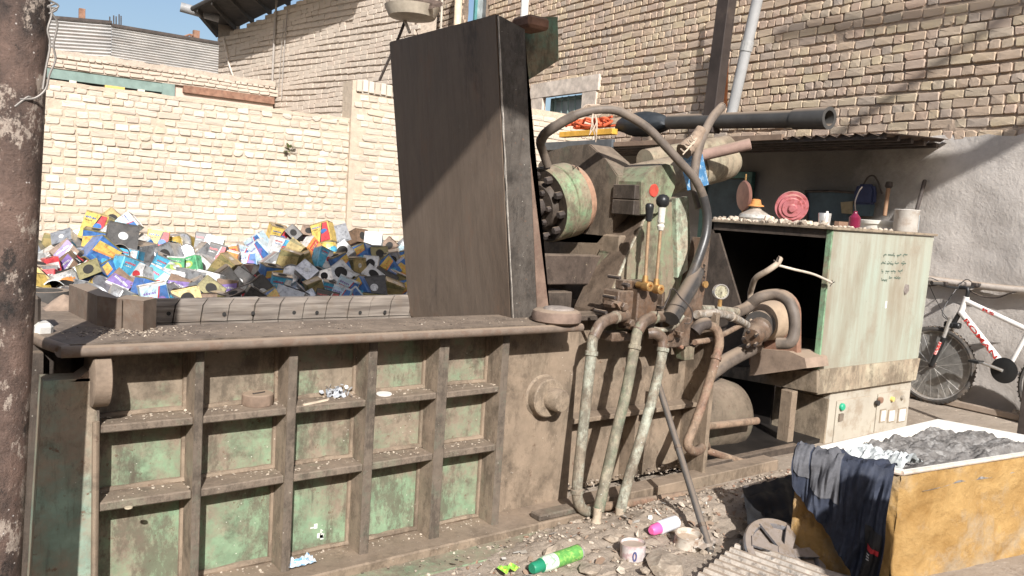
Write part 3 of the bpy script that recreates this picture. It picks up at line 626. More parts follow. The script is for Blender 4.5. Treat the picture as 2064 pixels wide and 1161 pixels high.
# unseen cylinder added just right of the viewer to cast the shadow by the tub
gcp = nn_*2.125+hx_*1.2
gc = root('shadow_cylinder', tuple(gcp), 'unseen steel cylinder added right of the viewer to cast a shadow', 'shadow caster')
b = B(); lathe(b, gcp, (0, 0, 1), [(0, .15), (.02, .165), (1.22, .165), (1.34, .13), (1.40, .06), (1.42, .05), (1.42, 0)], 28); obj('body', b, simple('grey_blue_paint', (.12, .14, .16), .5), gc, smooth=True)
b = B(); lathe(b, gcp+Vector((0, 0, 1.42)), (0, 0, 1), [(0, .05), (.08, .05), (.10, .03), (.10, 0)], 16); obj('valve_cap', b, simple('cap_red', (.3, .05, .04), .5), gc, smooth=True)
# ================================================================== BALING PRESS
press = root('baling_press', (1.6, 3.3, 0), 'green and brown hydraulic scrap baling press with its heavy lid raised', 'baling press')
YF, YBK = 2.80, 2.92
ZT = .950
def rx(px, py): return at(px, py, 'Y', YF).x
ribs = [(rx(188, 860), rx(201, 860)), (rx(391.5, 850), rx(409.5, 850)), (rx(579, 838), rx(597, 838)), (rx(739, 818), rx(757, 818)), (rx(881, 803), rx(901, 803)), (rx(1008, 790), rx(1022, 790))]
XP1 = at(1165, 690, 'Y', YBK).x          # right end of the plain panel
SHELF = painted('dusty_shelf_steel', (.17, .17, .12), (.185, .145, .11), (.10, .06, .04), .8, 6, speck=.7)
# back plate pieces: one panel per cell so each has its own paint patches
xr = [(a+b)/2 for a, b in ribs]+[XP1]
b = B(); bx(b, ribs[0][0], XP1, YBK, YBK+.03, 0, ZT-.03); obj('side_plate', b, G_PANEL, press)
zs = [(.645, .672), (.385, .415)]
b = B(); bx(b, ribs[5][1]-.002, XP1, YBK-.004, YBK-.001, .02, ZT-.032); obj('plain_panel', b, BROWN, press)
for i, (a, c) in enumerate(ribs):
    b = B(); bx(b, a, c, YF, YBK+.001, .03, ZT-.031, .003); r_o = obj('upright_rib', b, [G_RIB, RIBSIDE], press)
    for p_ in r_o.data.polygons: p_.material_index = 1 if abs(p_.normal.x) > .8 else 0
    # worn fillet weld beads
    if i < 5:
        b = B()
        for z0_, z1_ in zs:
            b = B(); bx(b, c+.0005, ribs[i+1][0]-.0005, YF+.004, YBK+.001, z0_, z1_, .004)
            for v in b.verts: v.co += Vector((0, nz(v.co, 5, 1)*.004, nz(v.co, 6, 2)*.004))
            obj('shelf_rib', b, SHELF, press)
        b = B()
        for z0_, z1_ in zs+[(0, .05)]:
            tube(b, [(c, YBK-.008, z1_+.002), ((c+ribs[i+1][0])/2, YBK-.008, z1_+.004), (ribs[i+1][0], YBK-.008, z1_+.002)], .012, 6, 4, wob=.25)
        tube(b, [(ribs[i+1][0]-.002, YBK-.006, .05), (ribs[i+1][0]-.002, YBK-.006, ZT-.04)], .010, 6, 1)
        split_obj('weld_fillet', b, BROWN, press, smooth=True)
rs = random.Random(6); b = B()
for k_ in range(9):
    p_ = at(628+rs.uniform(0, 26), 1060+rs.uniform(0, 28), 'Y', YBK-.001); box(b, p_, (rs.choice((.004, .014)), .001, rs.choice((.02, .005))))
obj('chalk_mark', b, simple('white_paint_mark', (.6, .62, .56), .7), press)
# bottom flange in two steps
b = B(); bx(b, ribs[0][0], XP1+.02, 2.72, YBK, .0, .045, .006); obj('bottom_flange', b, BROWN, press)
b = B(); prism(b, [(.2, 2.72, .01), (.2, 2.60, .005), (.2, 2.60, -.05), (.2, 2.72, -.05)], (XP1-.2-.02, 0, 0)); obj('floor_rail', b, G_PANEL, press)
b = B(); bx(b, at(1085, 1045, 'Y', 2.74).x, at(1165, 1040, 'Y', 2.74).x, 2.73, 2.80, .045, .075, .006); obj('foot_strip', b, G_RIB, press)
# deck flange with rounded worn lip
XL = .335; XE = at(1188, 655, 'Z', ZT).x
lip = []
YD = 3.055
b = B(); prism(b, [(XL, 2.98, ZT), (.405, 2.755, ZT), (XE, 2.755, ZT), (XE, YD, ZT), (.66, YD, ZT), (.66, 3.12, ZT), (.50, 3.45, ZT), (.42, 3.95, ZT), (.30, 3.95, ZT)], (0, 0, -.03))
obj('deck_plate', b, DECK, press)
b = B(); tube(b, [(XL, 2.985, ZT-.015), (.36, 2.86, ZT-.015), (.40, 2.76, ZT-.018), (.44, 2.735, ZT-.019), (1.2, 2.734, ZT-.02), (XE, 2.734, ZT-.019)], .0185, 10, 4); obj('deck_lip', b, LIP, press, smooth=True)
b = B(); bx(b, .2, .44, 2.95, 3.98, -.02, ZT-.032); obj('end_wall', b, BROWND, press)
# left deck behind the column
b = B(); bx(b, -1.0, .30, 3.2, 4.1, ZT-.10, ZT-.012); obj('left_deck', b, DECK, press)
# hopper inside: far wall with liners, floor, near wall
HF = 3.90
lx0 = .62; lx1 = at(826, 620, 'Y', HF).x+.25; ZL = at(500, 601, 'Y', HF).z
n = 15; rs = random.Random(2)
for i in range(n):
    a = lx0+(lx1-lx0)*i/n; c = lx0+(lx1-lx0)*(i+1)/n
    b = B(); sk = .035; pr = rs.uniform(-.006, .006)
    zq = at(500, 646, 'Y', HF).z
    prism(b, [(a+.003, HF+pr, zq+.002), (c-.003, HF+pr, zq+.002), (c-.003+sk*.3, HF+pr, ZL-.03), (c-.003+sk, HF+pr+.01, ZL+rs.uniform(-.002, .003)), (a+.003+sk, HF+pr+.01, ZL+rs.uniform(-.002, .003)), (a+.003+sk*.3, HF+pr, ZL-.03)], (0, .03, 0)); obj('liner_plate', b, LINER, press)
    b = B(); prism(b, [(a+.002, HF+pr-.002, .5), (c-.002, HF+pr-.002, .5), (c-.002, HF+pr-.002, zq-.002), (a+.002, HF+pr-.002, zq-.002)], (0, .03, 0)); obj('liner_plate', b, LINER, press)
for (px, py) in ((340, 632), (452, 633), (510, 631), (593, 630), (639, 630), (726, 630), (776, 629)):
    b = B(); p = at(px, py, 'Y', HF-.008); lathe(b, p, (0, 1, 0), [(0, .010), (.004, .008), (.004, .0)], 10); obj('bolt_hole', b, DARK, press)
for i in range(10):   # bright worn ridges along the liner joints
    pass
b = B(); bx(b, lx0-.1, lx1, HF+.03, HF+.12, .3, ZL-.01); bx(b, .45, .62, 3.2, HF+.1, .3, ZT-.04); split_obj('far_wall', b, BROWND, press)
b = B(); bx(b, .4, 2.6, 2.96, HF+.03, .28, .33); obj('hopper_floor', b, BROWND, press)
b = B(); bx(b, .62, 2.6, 2.96, YD-.002, .3, ZT-.031); obj('near_wall', b, BROWND, press)
# left beam of the hopper mouth and the loose block by it
b = B()
q = [at(140, 572, 'Z', 1.06), at(196, 600, 'Z', 1.06), at(232, 600, 'Z', 1.06), at(172, 570, 'Z', 1.06)]
prism(b, [at(139, 573, 'Z', 1.055), at(196, 596, 'Z', 1.055), at(246, 603, 'Z', 1.055), at(176, 571, 'Z', 1.055)], (0, 0, -.12)); obj('mouth_beam', b, LIP, press)
b = B(); A = at(231, 661, 'Z', ZT); C = at(288, 668, 'Z', ZT); ex = (C-A); ey = Vector((-ex.y, ex.x, 0)).normalized()*.075
prism(b, [A, C, C+ey+Vector((.0, .03, 0)), A+ey+Vector((-.01, .03, 0))], (0, 0, .105)); obj('stop_block', b, LIP, press)
# end post left with half disc
P_ = lambda x, y, Y=2.80: at(x, y, 'Y', Y)
b = B(); prism(b, [P_(88, 768), P_(190, 762), P_(196, 848), P_(196, 1230), P_(60, 1230)], (0, .1, 0)); obj('end_post', b, G_POST, press)
b = B(); tube(b, [P_(193, 850, 2.795), P_(190, 1200, 2.795)], .011, 8, 3, wob=.2); obj('weld_seam', b, BROWN, press, smooth=True)
b = B(); prism(b, [P_(135, 770), P_(150, 768), P_(178, 748), P_(186, 716), P_(194, 716), P_(194, 768)], (0, .09, 0)); obj('torn_gusset', b, LIP, press)
p = at(200, 757, 'Y', 2.82); lathe_b = B(); lathe(lathe_b, p+Vector((-.03, 0, 0)), (1, 0, 0), [(0, .094), (.004, .1), (.05, .1), (.054, .094)], 30, jit=.01); obj('flame_cut_disc', lathe_b, simple('torch_cut_steel', (.22, .165, .12), .85, 0, .3, 16, .5, .3), press, smooth=True)
b = B(); bx(b, at(60, 900, 'Y', 2.9).x-.2, at(86, 900, 'Y', 2.9).x, 2.9, 3.0, -.02, .9); bx(b, -.3, .3, 3.1, 3.2, 0, .85); split_obj('left_column_plate', b, BROWND, press)
b = B(); p = at(60, 700, 'Y', 3.05); box(b, (p.x-.02, 3.05, ZT+.02), (.09, .12, .2), None, .01); obj('corner_stop', b, BROWND, press)
BOSS = painted('boss_steel', (.22, .17, .125), (.27, .21, .15), (.13, .08, .05), .7, 9, speck=.4)
# boss on the plain panel
p = at(1092, 797, 'Y', YBK)
b = B(); lathe(b, p+Vector((0, .0, 0)), (0, -1, 0), [(0, .105), (.012, .098), (.014, .094), (.056, .092), (.062, .086), (.062, .05)], 36, jit=.004); bo = obj('boss_ring', b, BOSS, press, smooth=True)
b = B(); p2 = p+Vector((.012, -.03, -.004)); lathe(b, p2, (.12, -1, 0), [(0, .054), (.088, .053), (.097, .047), (.099, .0)], 24, jit=.01); obj('boss_pin', b, BOSS, bo, smooth=True)
# recessed bay right of the plain panel
YR = 3.05
XR = at(1392, 700, 'Y', YR).x
b = B(); bx(b, XP1, XR, YR, YR+.03, .02, ZT-.02); obj('recess_plate', b, BROWN, press)
b = B(); bx(b, XP1-.03, XP1, YBK+.03, YR+.001, 0, ZT-.02); obj('panel_return', b, BROWND, press)
z = at(1300, 832, 'Y', 2.93).z
b = B(); bx(b, XP1+.001, XR-.03, 2.94, YR+.001, z-.012, z+.012, .003); obj('recess_shelf', b, BROWN, press)
b = B(); xs_ = at(1278, 900, 'Y', 2.95).x; bx(b, xs_, xs_+.02, 2.95, YR+.001, .03, z-.013, .003); obj('recess_rib', b, BROWN, press)
b = B(); bx(b, XR-.03, XR, 2.86, YR+.1, .02, ZT-.0, .004); obj('recess_side', b, BROWN, press)
b = B(); bx(b, XP1+.02, at(1520, 980, 'Y', 2.8).x+.25, 2.82, 2.93, -.02, at(1300, 990, 'Y', 2.8).z, .005); obj('sill_beam', b, BROWN, press)
# ---- lid
b0 = at(1030, 648, 'Y', 2.955); t0_ = at(1000, 27, 'Y', 2.955); b1 = at(1083, 640, 'Y', 2.955)
up = (t0_-b0); YL1 = 3.925
low = b0-up.normalized()*.12
th = at(1056, 46, 'Y', 2.955).x-t0_.x
b = B()
T = Vector((.155, 0, -.035)); Wd = Vector((0, YL1-2.955, 0))
v = [low, low+T, t0_+T, t0_]
prism(b, v, Wd)
bmesh.ops.bevel(b, geom=b.edges[:], offset=.006, segments=2, affect='EDGES')
lid = obj('lid', b, LID, press)
b = B(); prism(b, [low+Vector((-.001, -.004, 0)), low+T+Vector((-.004, -.004, 0)), t0_+T+Vector((-.004, -.004, -.006)), t0_+Vector((.003, -.004, -.006))], (0, -.006, 0)); obj('lid_edge_plate', b, LIDS, lid)
b = B(); tube(b, [t0_+Vector((.006, -.008, -.01)), low.lerp(t0_, .5)+Vector((.004, -.008, 0)), low+Vector((.002, -.008, .05))], .0045, 6, 12, wob=.5); obj('worn_bright_edge', b, simple('bright_worn_steel', (.42, .38, .33), .4, .4, .4, 40, .3), lid, smooth=True)
b = B(); q = low+T; prism(b, [q+Vector((-.002, -.008, .02)), q+Vector((.085, -.008, .03)), t0_+T+Vector((.05, -.008, -.45)), t0_+T+Vector((-.002, -.008, -.02))], (0, .05, 0)); obj('lid_backing_rib', b, simple('rust_red_plate', (.20, .135, .10), .7, .1, .35, 9, .4, .2, (.16, .10, .075)), lid)
for dy in (.3, .6, .88): b = B(); prism(b, [q+Vector((.002, dy, .02)), q+Vector((.085, dy, .03)), t0_+T+Vector((.06, dy, -.25)), t0_+T+Vector((.002, dy, -.02))], (0, .05, 0)); obj('lid_backing_rib', b, BROWND, lid)
b = B(); prism(b, [at(1052, 40, 'Y', 3.12), at(1064, 34, 'Y', 3.12), at(1124, 34, 'Y', 3.12), at(1126, 122, 'Y', 3.12), at(1058, 166, 'Y', 3.12)], (0, .05, 0)); obj('lid_hinge_cheek', b, painted('dark_green_cheek', (.11, .19, .13), (.2, .16, .1), (.12, .07, .04), .35, 4), lid)
b = B(); prism(b, [at(1052, 40, 'Y', 3.72), at(1064, 34, 'Y', 3.72), at(1118, 50, 'Y', 3.72), at(1116, 122, 'Y', 3.72), at(1058, 166, 'Y', 3.72)], (0, .05, 0)); obj('lid_hinge_cheek', b, G_RIB, lid)
p = at(1048, 44, 'Y', 3.03); b = B(); box(b, p+Vector((.06, 0, 0)), (.12, .14, .055), None, .012); obj('hinge_pin_block', b, RUSTD, lid)
# ---- main cylinder, tilted up to the right
ax = Vector((math.cos(math.radians(13.5)), .0, math.sin(math.radians(13.5))))
fc = at(1095, 414, 'Y', 3.40)
flm = painted('green_cream_flange', (.21, .32, .18), (.27, .22, .15), (.16, .09, .05), .42, 5)
b = B(); lathe(b, fc, ax, [(0, .12), (0, .195), (.008, .203), (.075, .203), (.082, .197)], 44, mis=[1, 0, 0, 0, 0]); fl = obj('cylinder_flange', b, [flm, painted('black_greasy_flange_face', (.045, .036, .028), (.07, .053, .04), (.05, .03, .02), .6, 6, rough=.5)], press, smooth=True)
b = B(); lathe(b, fc+ax*.084, ax, [(0, .197), (.005, .203), (.082, .203), (.088, .195)], 44); obj('flange_ring', b, flm, fl, smooth=True)
b = B(); lathe(b, fc+ax*.172, ax, [(0, .18), (.02, .192), (.045, .185), (.05, .15)], 40); obj('rust_collar', b, simple('rust_collar', (.34, .2, .13), .85, 0, .3, 20, .3, .4), fl, smooth=True)
b = B(); lathe(b, fc-ax*.03, ax, [(0, .02), (0, .115), (.02, .13), (.032, .13)], 36); obj('gland_plate', b, BROWND, fl, smooth=True)
b = B(); lathe(b, fc-ax*.33, ax, [(0, .055), (.31, .055)], 24); obj('piston_rod', b, IRON, fl, smooth=True)
_, uu, vv_ = frame_of(ax)
for k in range(10):
    a = 2*math.pi*k/10+.25; q = fc+(uu*math.cos(a)+vv_*math.sin(a))*.163; b = B(); lathe(b, q-ax*.035, ax, [(0, .016), (.004, .02), (.036, .02)], 6); obj('flange_bolt', b, IRON, fl)
for k in range(6):
    a = 2*math.pi*k/6+.1; q = fc+(uu*math.cos(a)+vv_*math.sin(a))*.09; b = B(); lathe(b, q-ax*.05, ax, [(0, .012), (.003, .015), (.03, .015)], 6); obj('gland_bolt', b, IRON, fl)
# octagonal trunnion housing
c_ = fc+ax*.30; octm = painted('trunnion_paint', (.12, .13, .09), (.155, .12, .088), (.15, .1, .06), .7, 3, streak=1)
b = B(); pts = []
for k in range(8):
    a = math.pi/8+k*math.pi/4; pts.append(c_+Vector((0, math.cos(a)*.31, math.sin(a)*.27)) + (Vector((0, 0, 0))))
pts = [at(x, y, 'X', c_.x-.02) for x, y in ((1084, 330), (1106, 305), (1146, 294), (1188, 290), (1222, 322), (1245, 354), (1240, 430), (1216, 478), (1204, 492), (1078, 488))]
prism(b, pts, (.17, 0, .0)); bmesh.ops.bevel(b, geom=b.edges[:], offset=.006, segments=2, affect='EDGES'); obj('trunnion_housing', b, octm, press)
b = B(); bx(b, c_.x-.02, c_.x+.24, 3.08, 3.72, c_.z-.36, c_.z-.2, .01); obj('trunnion_base', b, BROWN, press)
b = B(); lathe(b, c_+ax*.17, ax, [(0, .14), (.06, .115), (.98, .112), (1.05, .105), (1.09, .085), (1.10, .0)], 36); br = obj('cylinder_barrel', b, CYLM, press, smooth=True)
b = B(); lathe(b, c_+ax*.9, ax, [(0, .112), (.0, .122), (.03, .122), (.03, .112)], 36); obj('barrel_band', b, CYLM, br, smooth=True)
# second smaller cylinder + red pipe above the barrel
p, q = at(1395, 318, 'Y', 3.30), at(1513, 290, 'Y', 3.05)
b = B(); cyl(b, p, q, .034, 16, bev=.004); obj('red_brown_pipe', b, simple('pinkish_brown_pipe', (.27, .18, .145), .75, 0, .25, 8, .2, .4), press, smooth=True)
p, q = at(1300, 325, 'Y', 3.62), at(1472, 294, 'Y', 3.62)
b = B(); lathe(b, p, q-p, [(0, .075), ((q-p).length-.04, .075), ((q-p).length, .05), ((q-p).length+.004, 0)], 28); obj('return_cylinder', b, CYLM, press, smooth=True)
# A frame slab carrying the trunnion
YS = 3.02
S_ = lambda x, y, Y=YS: at(x, y, 'Y', Y)
SLT = Vector((0, at(1160, 612, 'X', S_(1213, 628).x).y-YS, 0))
pts = [S_(1208, 668), S_(1213, 628), S_(1262, 515), S_(1300, 438), S_(1312, 418), S_(1388, 398), S_(1394, 560), S_(1390, 668)]
b = B(); prism(b, pts, SLT); obj('frame_cheek', b, G_SLAB, press)
b = B(); prism(b, [pts[0], pts[1], pts[2], pts[3], pts[3]+SLT, pts[2]+SLT, pts[1]+SLT, pts[0]+SLT], (-.006, 0, 0)); obj('cheek_side_plate', b, painted('greasy_cheek_side', (.13, .10, .075), (.15, .11, .08), (.09, .05, .035), .7, 3.5, rough=.6), press)
b = B(); tube(b, [S_(1216, 640, YS-.004), S_(1264, 516, YS-.004), S_(1302, 436, YS-.004)], .007, 6, 3, wob=.2); obj('weld_bead', b, painted('flaky_weld', (.45, .45, .36), (.3, .24, .17), (.15, .1, .06), .4, 14), press, smooth=True)
b = B(); prism(b, [S_(1362, 400, 2.99), S_(1386, 396, 2.99), S_(1386, 545, 2.99), S_(1366, 560, 2.99)], (0, .03, 0)); obj('frame_strip', b, painted('chipped_strip', (.36, .44, .32), (.36, .3, .22), (.15, .1, .06), .3, 8), press)
# far cheek
b = B(); prism(b, [p_+Vector((0, .78, 0)) for p_ in pts], Vector((0, .08, 0))); obj('frame_cheek', b, BROWND, press)
# square bearing cap and rounded green lug
p = S_(1281, 372, 2.98); pb = S_(1281, 434, 2.98); hgt = (p-pb).length
yl = at(1236, 372, 'X', p.x).y
b = B(); bx(b, p.x, p.x+.09, 2.98, yl, pb.z, pb.z+hgt*.49, .004); obj('bearing_cap', b, BROWND, press)
b = B(); bx(b, p.x, p.x+.09, 2.98, yl, pb.z+hgt*.51, p.z, .004); obj('bearing_cap', b, BROWND, press)
b = B(); cyl(b, (p.x+.045, 3.04, p.z-.01), (p.x+.045, 3.04, p.z+.018), .016, 6); obj('cap_bolt', b, IRON, press)
b = B(); L0 = [S_(1292, 432, 2.97), S_(1292, 366, 2.97), S_(1304, 352, 2.97), S_(1318, 338, 2.97), S_(1342, 330, 2.97), S_(1356, 334, 2.97), S_(1362, 352, 2.97), S_(1360, 378, 2.97), S_(1348, 410, 2.97), S_(1322, 430, 2.97)]
prism(b, L0, (0, .28, 0)); lug = obj('trunnion_lug', b, G_SLAB, press)
b = B(); p = S_(1318, 384, 2.968); lathe(b, p, (0, -1, 0), [(0, .034), (.003, .032), (.003, 0)], 20, jit=.05); obj('red_spot', b, simple('red_paint_spot', (.42, .06, .04), .6, 0, .3, 30), lug)
# cross beam below the flange and the dark gap with pale sheet behind
cb0, cb1 = at(1074, 506, 'Y', 3.2), at(1215, 520, 'Y', 3.2)
b = B(); bx(b, cb0.x-.3, cb1.x+.1, 3.2, 3.3, at(1150, 574, 'Y', 3.2).z, at(1150, 514, 'Y', 3.2).z, .006); obj('cross_beam', b, painted('dusty_cross_beam', (.075, .055, .043), (.095, .07, .054), (.34, .27, .19), .5, 4), press)
b = B(); bx(b, cb0.x, cb1.x, 3.5, 3.6, .4, at(1150, 560, 'Y', 3.5).z, .0); obj('guide_block', b, BROWND, press)
b = B(); a_ = at(1076, 590, 'Y', 3.25); bx(b, a_.x-.06, a_.x+.22, 3.2, 3.35, ZT-.02, at(1100, 594, 'Y', 3.25).z+.02, .005); obj('pivot_shoe', b, BROWND, press)
# dark machine body behind the recess and below
b = B(); bx(b, XE, XR+.04, 3.1, 3.95, .1, ZT-.04); obj('pump_side_body', b, BROWND, press)
b = B(); bx(b, XE-.03, XR, 2.95, 3.1, ZT-.028, ZT-.002, .003); obj('rear_deck', b, BROWND, press)
# ---- valve block
vb = None
def vbx(x0, y0, x1, y1, Y0, Y1, mat, nm, bev=.006):
    p, q = at(x0, y1, 'Y', Y0), at(x1, y0, 'Y', Y0); b = B(); bx(b, p.x, q.x, Y0, Y1, p.z, q.z, bev); return obj(nm, b, mat, press)
vb = vbx(1281, 568, 1330, 668, 2.80, 2.93, VALVE, 'valve_block')
vbx(1243, 586, 1279, 650, 2.80, 2.91, VALVE, 'valve_body'); vbx(1256, 565, 1276, 584, 2.82, 2.88, VALVE, 'valve_cap', .004)
vbx(1330, 588, 1342, 664, 2.82, 2.92, VALVE, 'valve_end_plate', .003)
vbx(1234, 668, 1300, 690, 2.86, 2.95, VALVE, 'valve_foot'); vbx(1345, 640, 1395, 702, 2.84, 2.95, VALVE, 'manifold_block')
for (x, y, r, Y0, Y1, m_) in ((1262, 619, .022, 2.76, 2.81, VALVE), (1276, 652, .02, 2.755, 2.81, VALVE), (1238, 615, .017, 2.80, 2.86, VALVE), (1376, 676, .018, 2.79, 2.85, VALVE), (1268, 575, .012, 2.79, 2.83, IRON), (1376, 700, .012, 2.83, 2.86, RUSTD)):
    p = at(x, y, 'Y', Y0); b = B(); lathe(b, p, (0, 1, 0), [(0, r*.8), (.005, r), (Y1-Y0, r)], 6); obj('hex_plug', b, m_, press)
for (x, y) in ((1240, 600), (1244, 640), (1250, 560), (1222, 630), (1336, 620)):
    p = at(x, y, 'Y', 2.79); b = B(); cyl(b, p, p+Vector((0, .08, 0)), .009, 8); obj('stud', b, IRON, press)
# wrapped collar plate left of the block
b = B(); prism(b, [at(1243, 612, 'Y', 2.78), at(1252, 608, 'Y', 2.78), at(1272, 636, 'Y', 2.78), at(1262, 640, 'Y', 2.78)], (0, .06, 0)); obj('collar_plate', b, PIPE_R, press)
# levers
def lever(xb, yb, xt, yt, grip, Yb=2.765):
    p, q = at(xb, yb, 'Y', Yb), at(xt, yt, 'Y', Yb); d = (q-p).normalized(); L = (q-p).length
    b = B(); tube(b, [p, q], .0085, 10, 1); lv = obj('control_lever', b, simple('lever_rod', (.38, .25, .15), .5, .4, .3, 30), press, smooth=True)
    b = B(); lathe(b, p+Vector((0, .05, 0)), (0, -1, 0), [(0, .016), (.04, .018), (.045, .024), (.085, .024), (.088, .019), (.088, .010), (.07, .010)], 16); obj('lever_knuckle', b, BRASS, lv, smooth=True)
    b = B(); lathe(b, p, d, [(0, .018), (.05, .013)], 12); obj('lever_socket', b, BRASS, lv, smooth=True)
    if grip == 'taper':
        b = B(); lathe(b, q-d*.085, d, [(0, .014), (.06, .021), (.075, .022), (.085, .015), (.087, 0)], 14); obj('lever_grip', b, BLACKP, lv, smooth=True)
    else:
        b = B(); lathe(b, q-d*.035, d, [(0, .012), (.006, .022), (.018, .031), (.034, .034), (.05, .030), (.062, .018), (.066, 0)], 20); obj('lever_ball', b, BLACKP, lv, smooth=True)
        b = B(); lathe(b, q-d*.145, d, [(0, .014), (.02, .02), (.03, .013), (.04, .019), (.055, .016), (.11, .019), (.112, .01)], 16, jit=.04); obj('taped_sleeve', b, simple('grubby_white_tape', (.55, .52, .45), .8, 0, .25, 40, .3), lv, smooth=True)
lever(1300, 576, 1310, 410, 'taper'); lever(1322, 582, 1336, 404, 'ball')
# ---- pipes
def pipe(name, pts, r, mat, fit=(), sub=5, seg=14, parent=press, elb=0):
    P = [at(x, y, 'Y', Y) for x, y, Y in pts]; b = B(); tube(b, P, r, seg, sub, wob=.015); o = obj(name, b, mat, parent, smooth=True)
    if elb:
        e_ = B(); tube(e_, P[:elb], r*1.09, seg, sub, wob=.03); obj('pipe_elbow', e_, VALVE, o, smooth=True)
    for i in fit:
        k = P[i]; d = (P[min(i+1, len(P)-1)]-P[max(i-1, 0)]).normalized(); b = B(); lathe(b, k-d*.012, d, [(0, r*1.02), (.003, r*1.22), (.021, r*1.22), (.024, r*1.02)], 14); obj('pipe_joint', b, mat, o, smooth=True)
    return o
pipe('hydraulic_pipe', [(1262, 636, 2.80), (1240, 640, 2.78), (1212, 652, 2.76), (1196, 680, 2.75), (1192, 712, 2.74), (1180, 820, 2.73), (1168, 930, 2.72), (1163, 990, 2.71), (1168, 1018, 2.71), (1184, 1031, 2.72), (1205, 1029, 2.73)], .0255, PIPE_A, (1, 4, 7), elb=4)
pipe('hydraulic_pipe', [(1340, 637, 2.78), (1318, 640, 2.765), (1298, 648, 2.75), (1285, 668, 2.74), (1279, 700, 2.73), (1262, 790, 2.71), (1240, 880, 2.69), (1222, 960, 2.67), (1206, 1030, 2.65)], .0265, PIPE_G, (1, 4), elb=4)
pipe('hydraulic_pipe', [(1306, 672, 2.80), (1320, 672, 2.78), (1334, 682, 2.77), (1336, 705, 2.76), (1318, 790, 2.74), (1290, 890, 2.71), (1268, 960, 2.69), (1250, 1030, 2.67)], .026, PIPE_A, (3,), elb=4)
b = B(); 
for (x, y, Y) in ((1206, 1028, 2.65), (1250, 1028, 2.67)):
    p = at(x, y, 'Y', Y); lathe(b, p+Vector((0, 0, .01)), (-.15, -.05, -1), [(0, .024), (.03, .021), (.05, .02), (.07, .028), (.13, .035)], 12, jit=.05)
split_obj('pipe_foot', b, simple('mud_caked_foot', (.38, .31, .23), .95, 0, .3, 20, .5), press, smooth=True)
pipe('hydraulic_pipe', [(1185, 1026, 2.74), (1300, 1010, 2.78), (1440, 988, 2.78), (1560, 968, 2.78), (1640, 955, 2.78)], .022, PIPE_R, ())
pipe('hydraulic_pipe', [(1404, 660, 2.86), (1426, 656, 2.84), (1444, 664, 2.82), (1450, 690, 2.80), (1443, 722, 2.79), (1420, 800, 2.76), (1398, 862, 2.74), (1386, 893, 2.73), (1394, 908, 2.74), (1408, 908, 2.82), (1420, 896, 2.95), (1424, 900, 3.05)], .025, PIPE_R, (4,))
pipe('hydraulic_pipe', [(1398, 900, 3.05), (1430, 910, 3.05), (1500, 932, 3.0), (1558, 950, 2.98)], .021, PIPE_R, (2,))
pipe('suction_pipe', [(1376, 866, 3.1), (1420, 860, 3.1), (1526, 848, 3.1)], .024, PIPE_R, ())
pipe('drain_pipe', [(1420, 760, 3.1), (1470, 725, 3.2), (1540, 690, 3.4)], .05, HOSE)
pipe('small_pipe', [(1305, 655, 2.82), (1322, 664, 2.80), (1345, 664, 2.79), (1362, 654, 2.79), (1376, 636, 2.79)], .013, PIPE_A, (3,))
pipe('return_pipe', [(1400, 690, 2.86), (1440, 682, 2.9), (1500, 652, 3.1)], .016, PIPE_R)
pipe('chrome_pipe', [(1404, 634, 2.90), (1440, 632, 2.92), (1474, 638, 2.98), (1505, 655, 3.1)], .024, painted('silvery_pipe', (.45, .43, .39), (.3, .24, .18), (.15, .1, .07), .35, 8), (1, 2))
pipe('upper_pipe', [(1412, 622, 3.0), (1450, 624, 3.02), (1485, 628, 3.05)], .022, PIPE_A, (1, 2))
pipe('gland_hose', [(1400, 668, 2.85), (1412, 655, 2.84), (1425, 652, 2.84)], .034, IRON, ())
# gauge
p = at(1453, 588, 'Y', 2.96); gdir = (cO-p).normalized(); gdir = Vector((-.55, -.83, .05)).normalized()
b = B(); lathe(b, p-gdir*.02, gdir, [(0, .036), (.0, .044), (.03, .044), (.034, .040), (.030, .036), (.026, .036)], 28); gg = obj('pressure_gauge', b, CHROME, press, smooth=True)
b = B(); lathe(b, p+gdir*.006, gdir, [(0, .0), (0, .0365)], 24); obj('gauge_dial', b, simple('yellowed_dial', (.62, .58, .42), .5, 0, .3, 60, 0), gg)
b = B(); _, g1, g2 = frame_of(gdir)
for k in range(11):
    a = math.radians(-40+k*26); r_ = g1*math.cos(a)+g2*math.sin(a); box(b, p+gdir*.0075+r_*.031, (.0015, .006, .0006), gdir.to_track_quat('Z', 'Y').to_matrix() @ Euler((0, 0, a)).to_matrix())
prism(b, [p+gdir*.009+g1*.002, p+gdir*.009-g1*.002, p+gdir*.009+g2*.028], gdir*.001); obj('gauge_marks', b, BLACKP, gg)
b = B(); cyl(b, p+Vector((0, 0, -.04)), p+Vector((0, 0, -.085)), .012, 10); obj('gauge_stem', b, BRASS, gg)
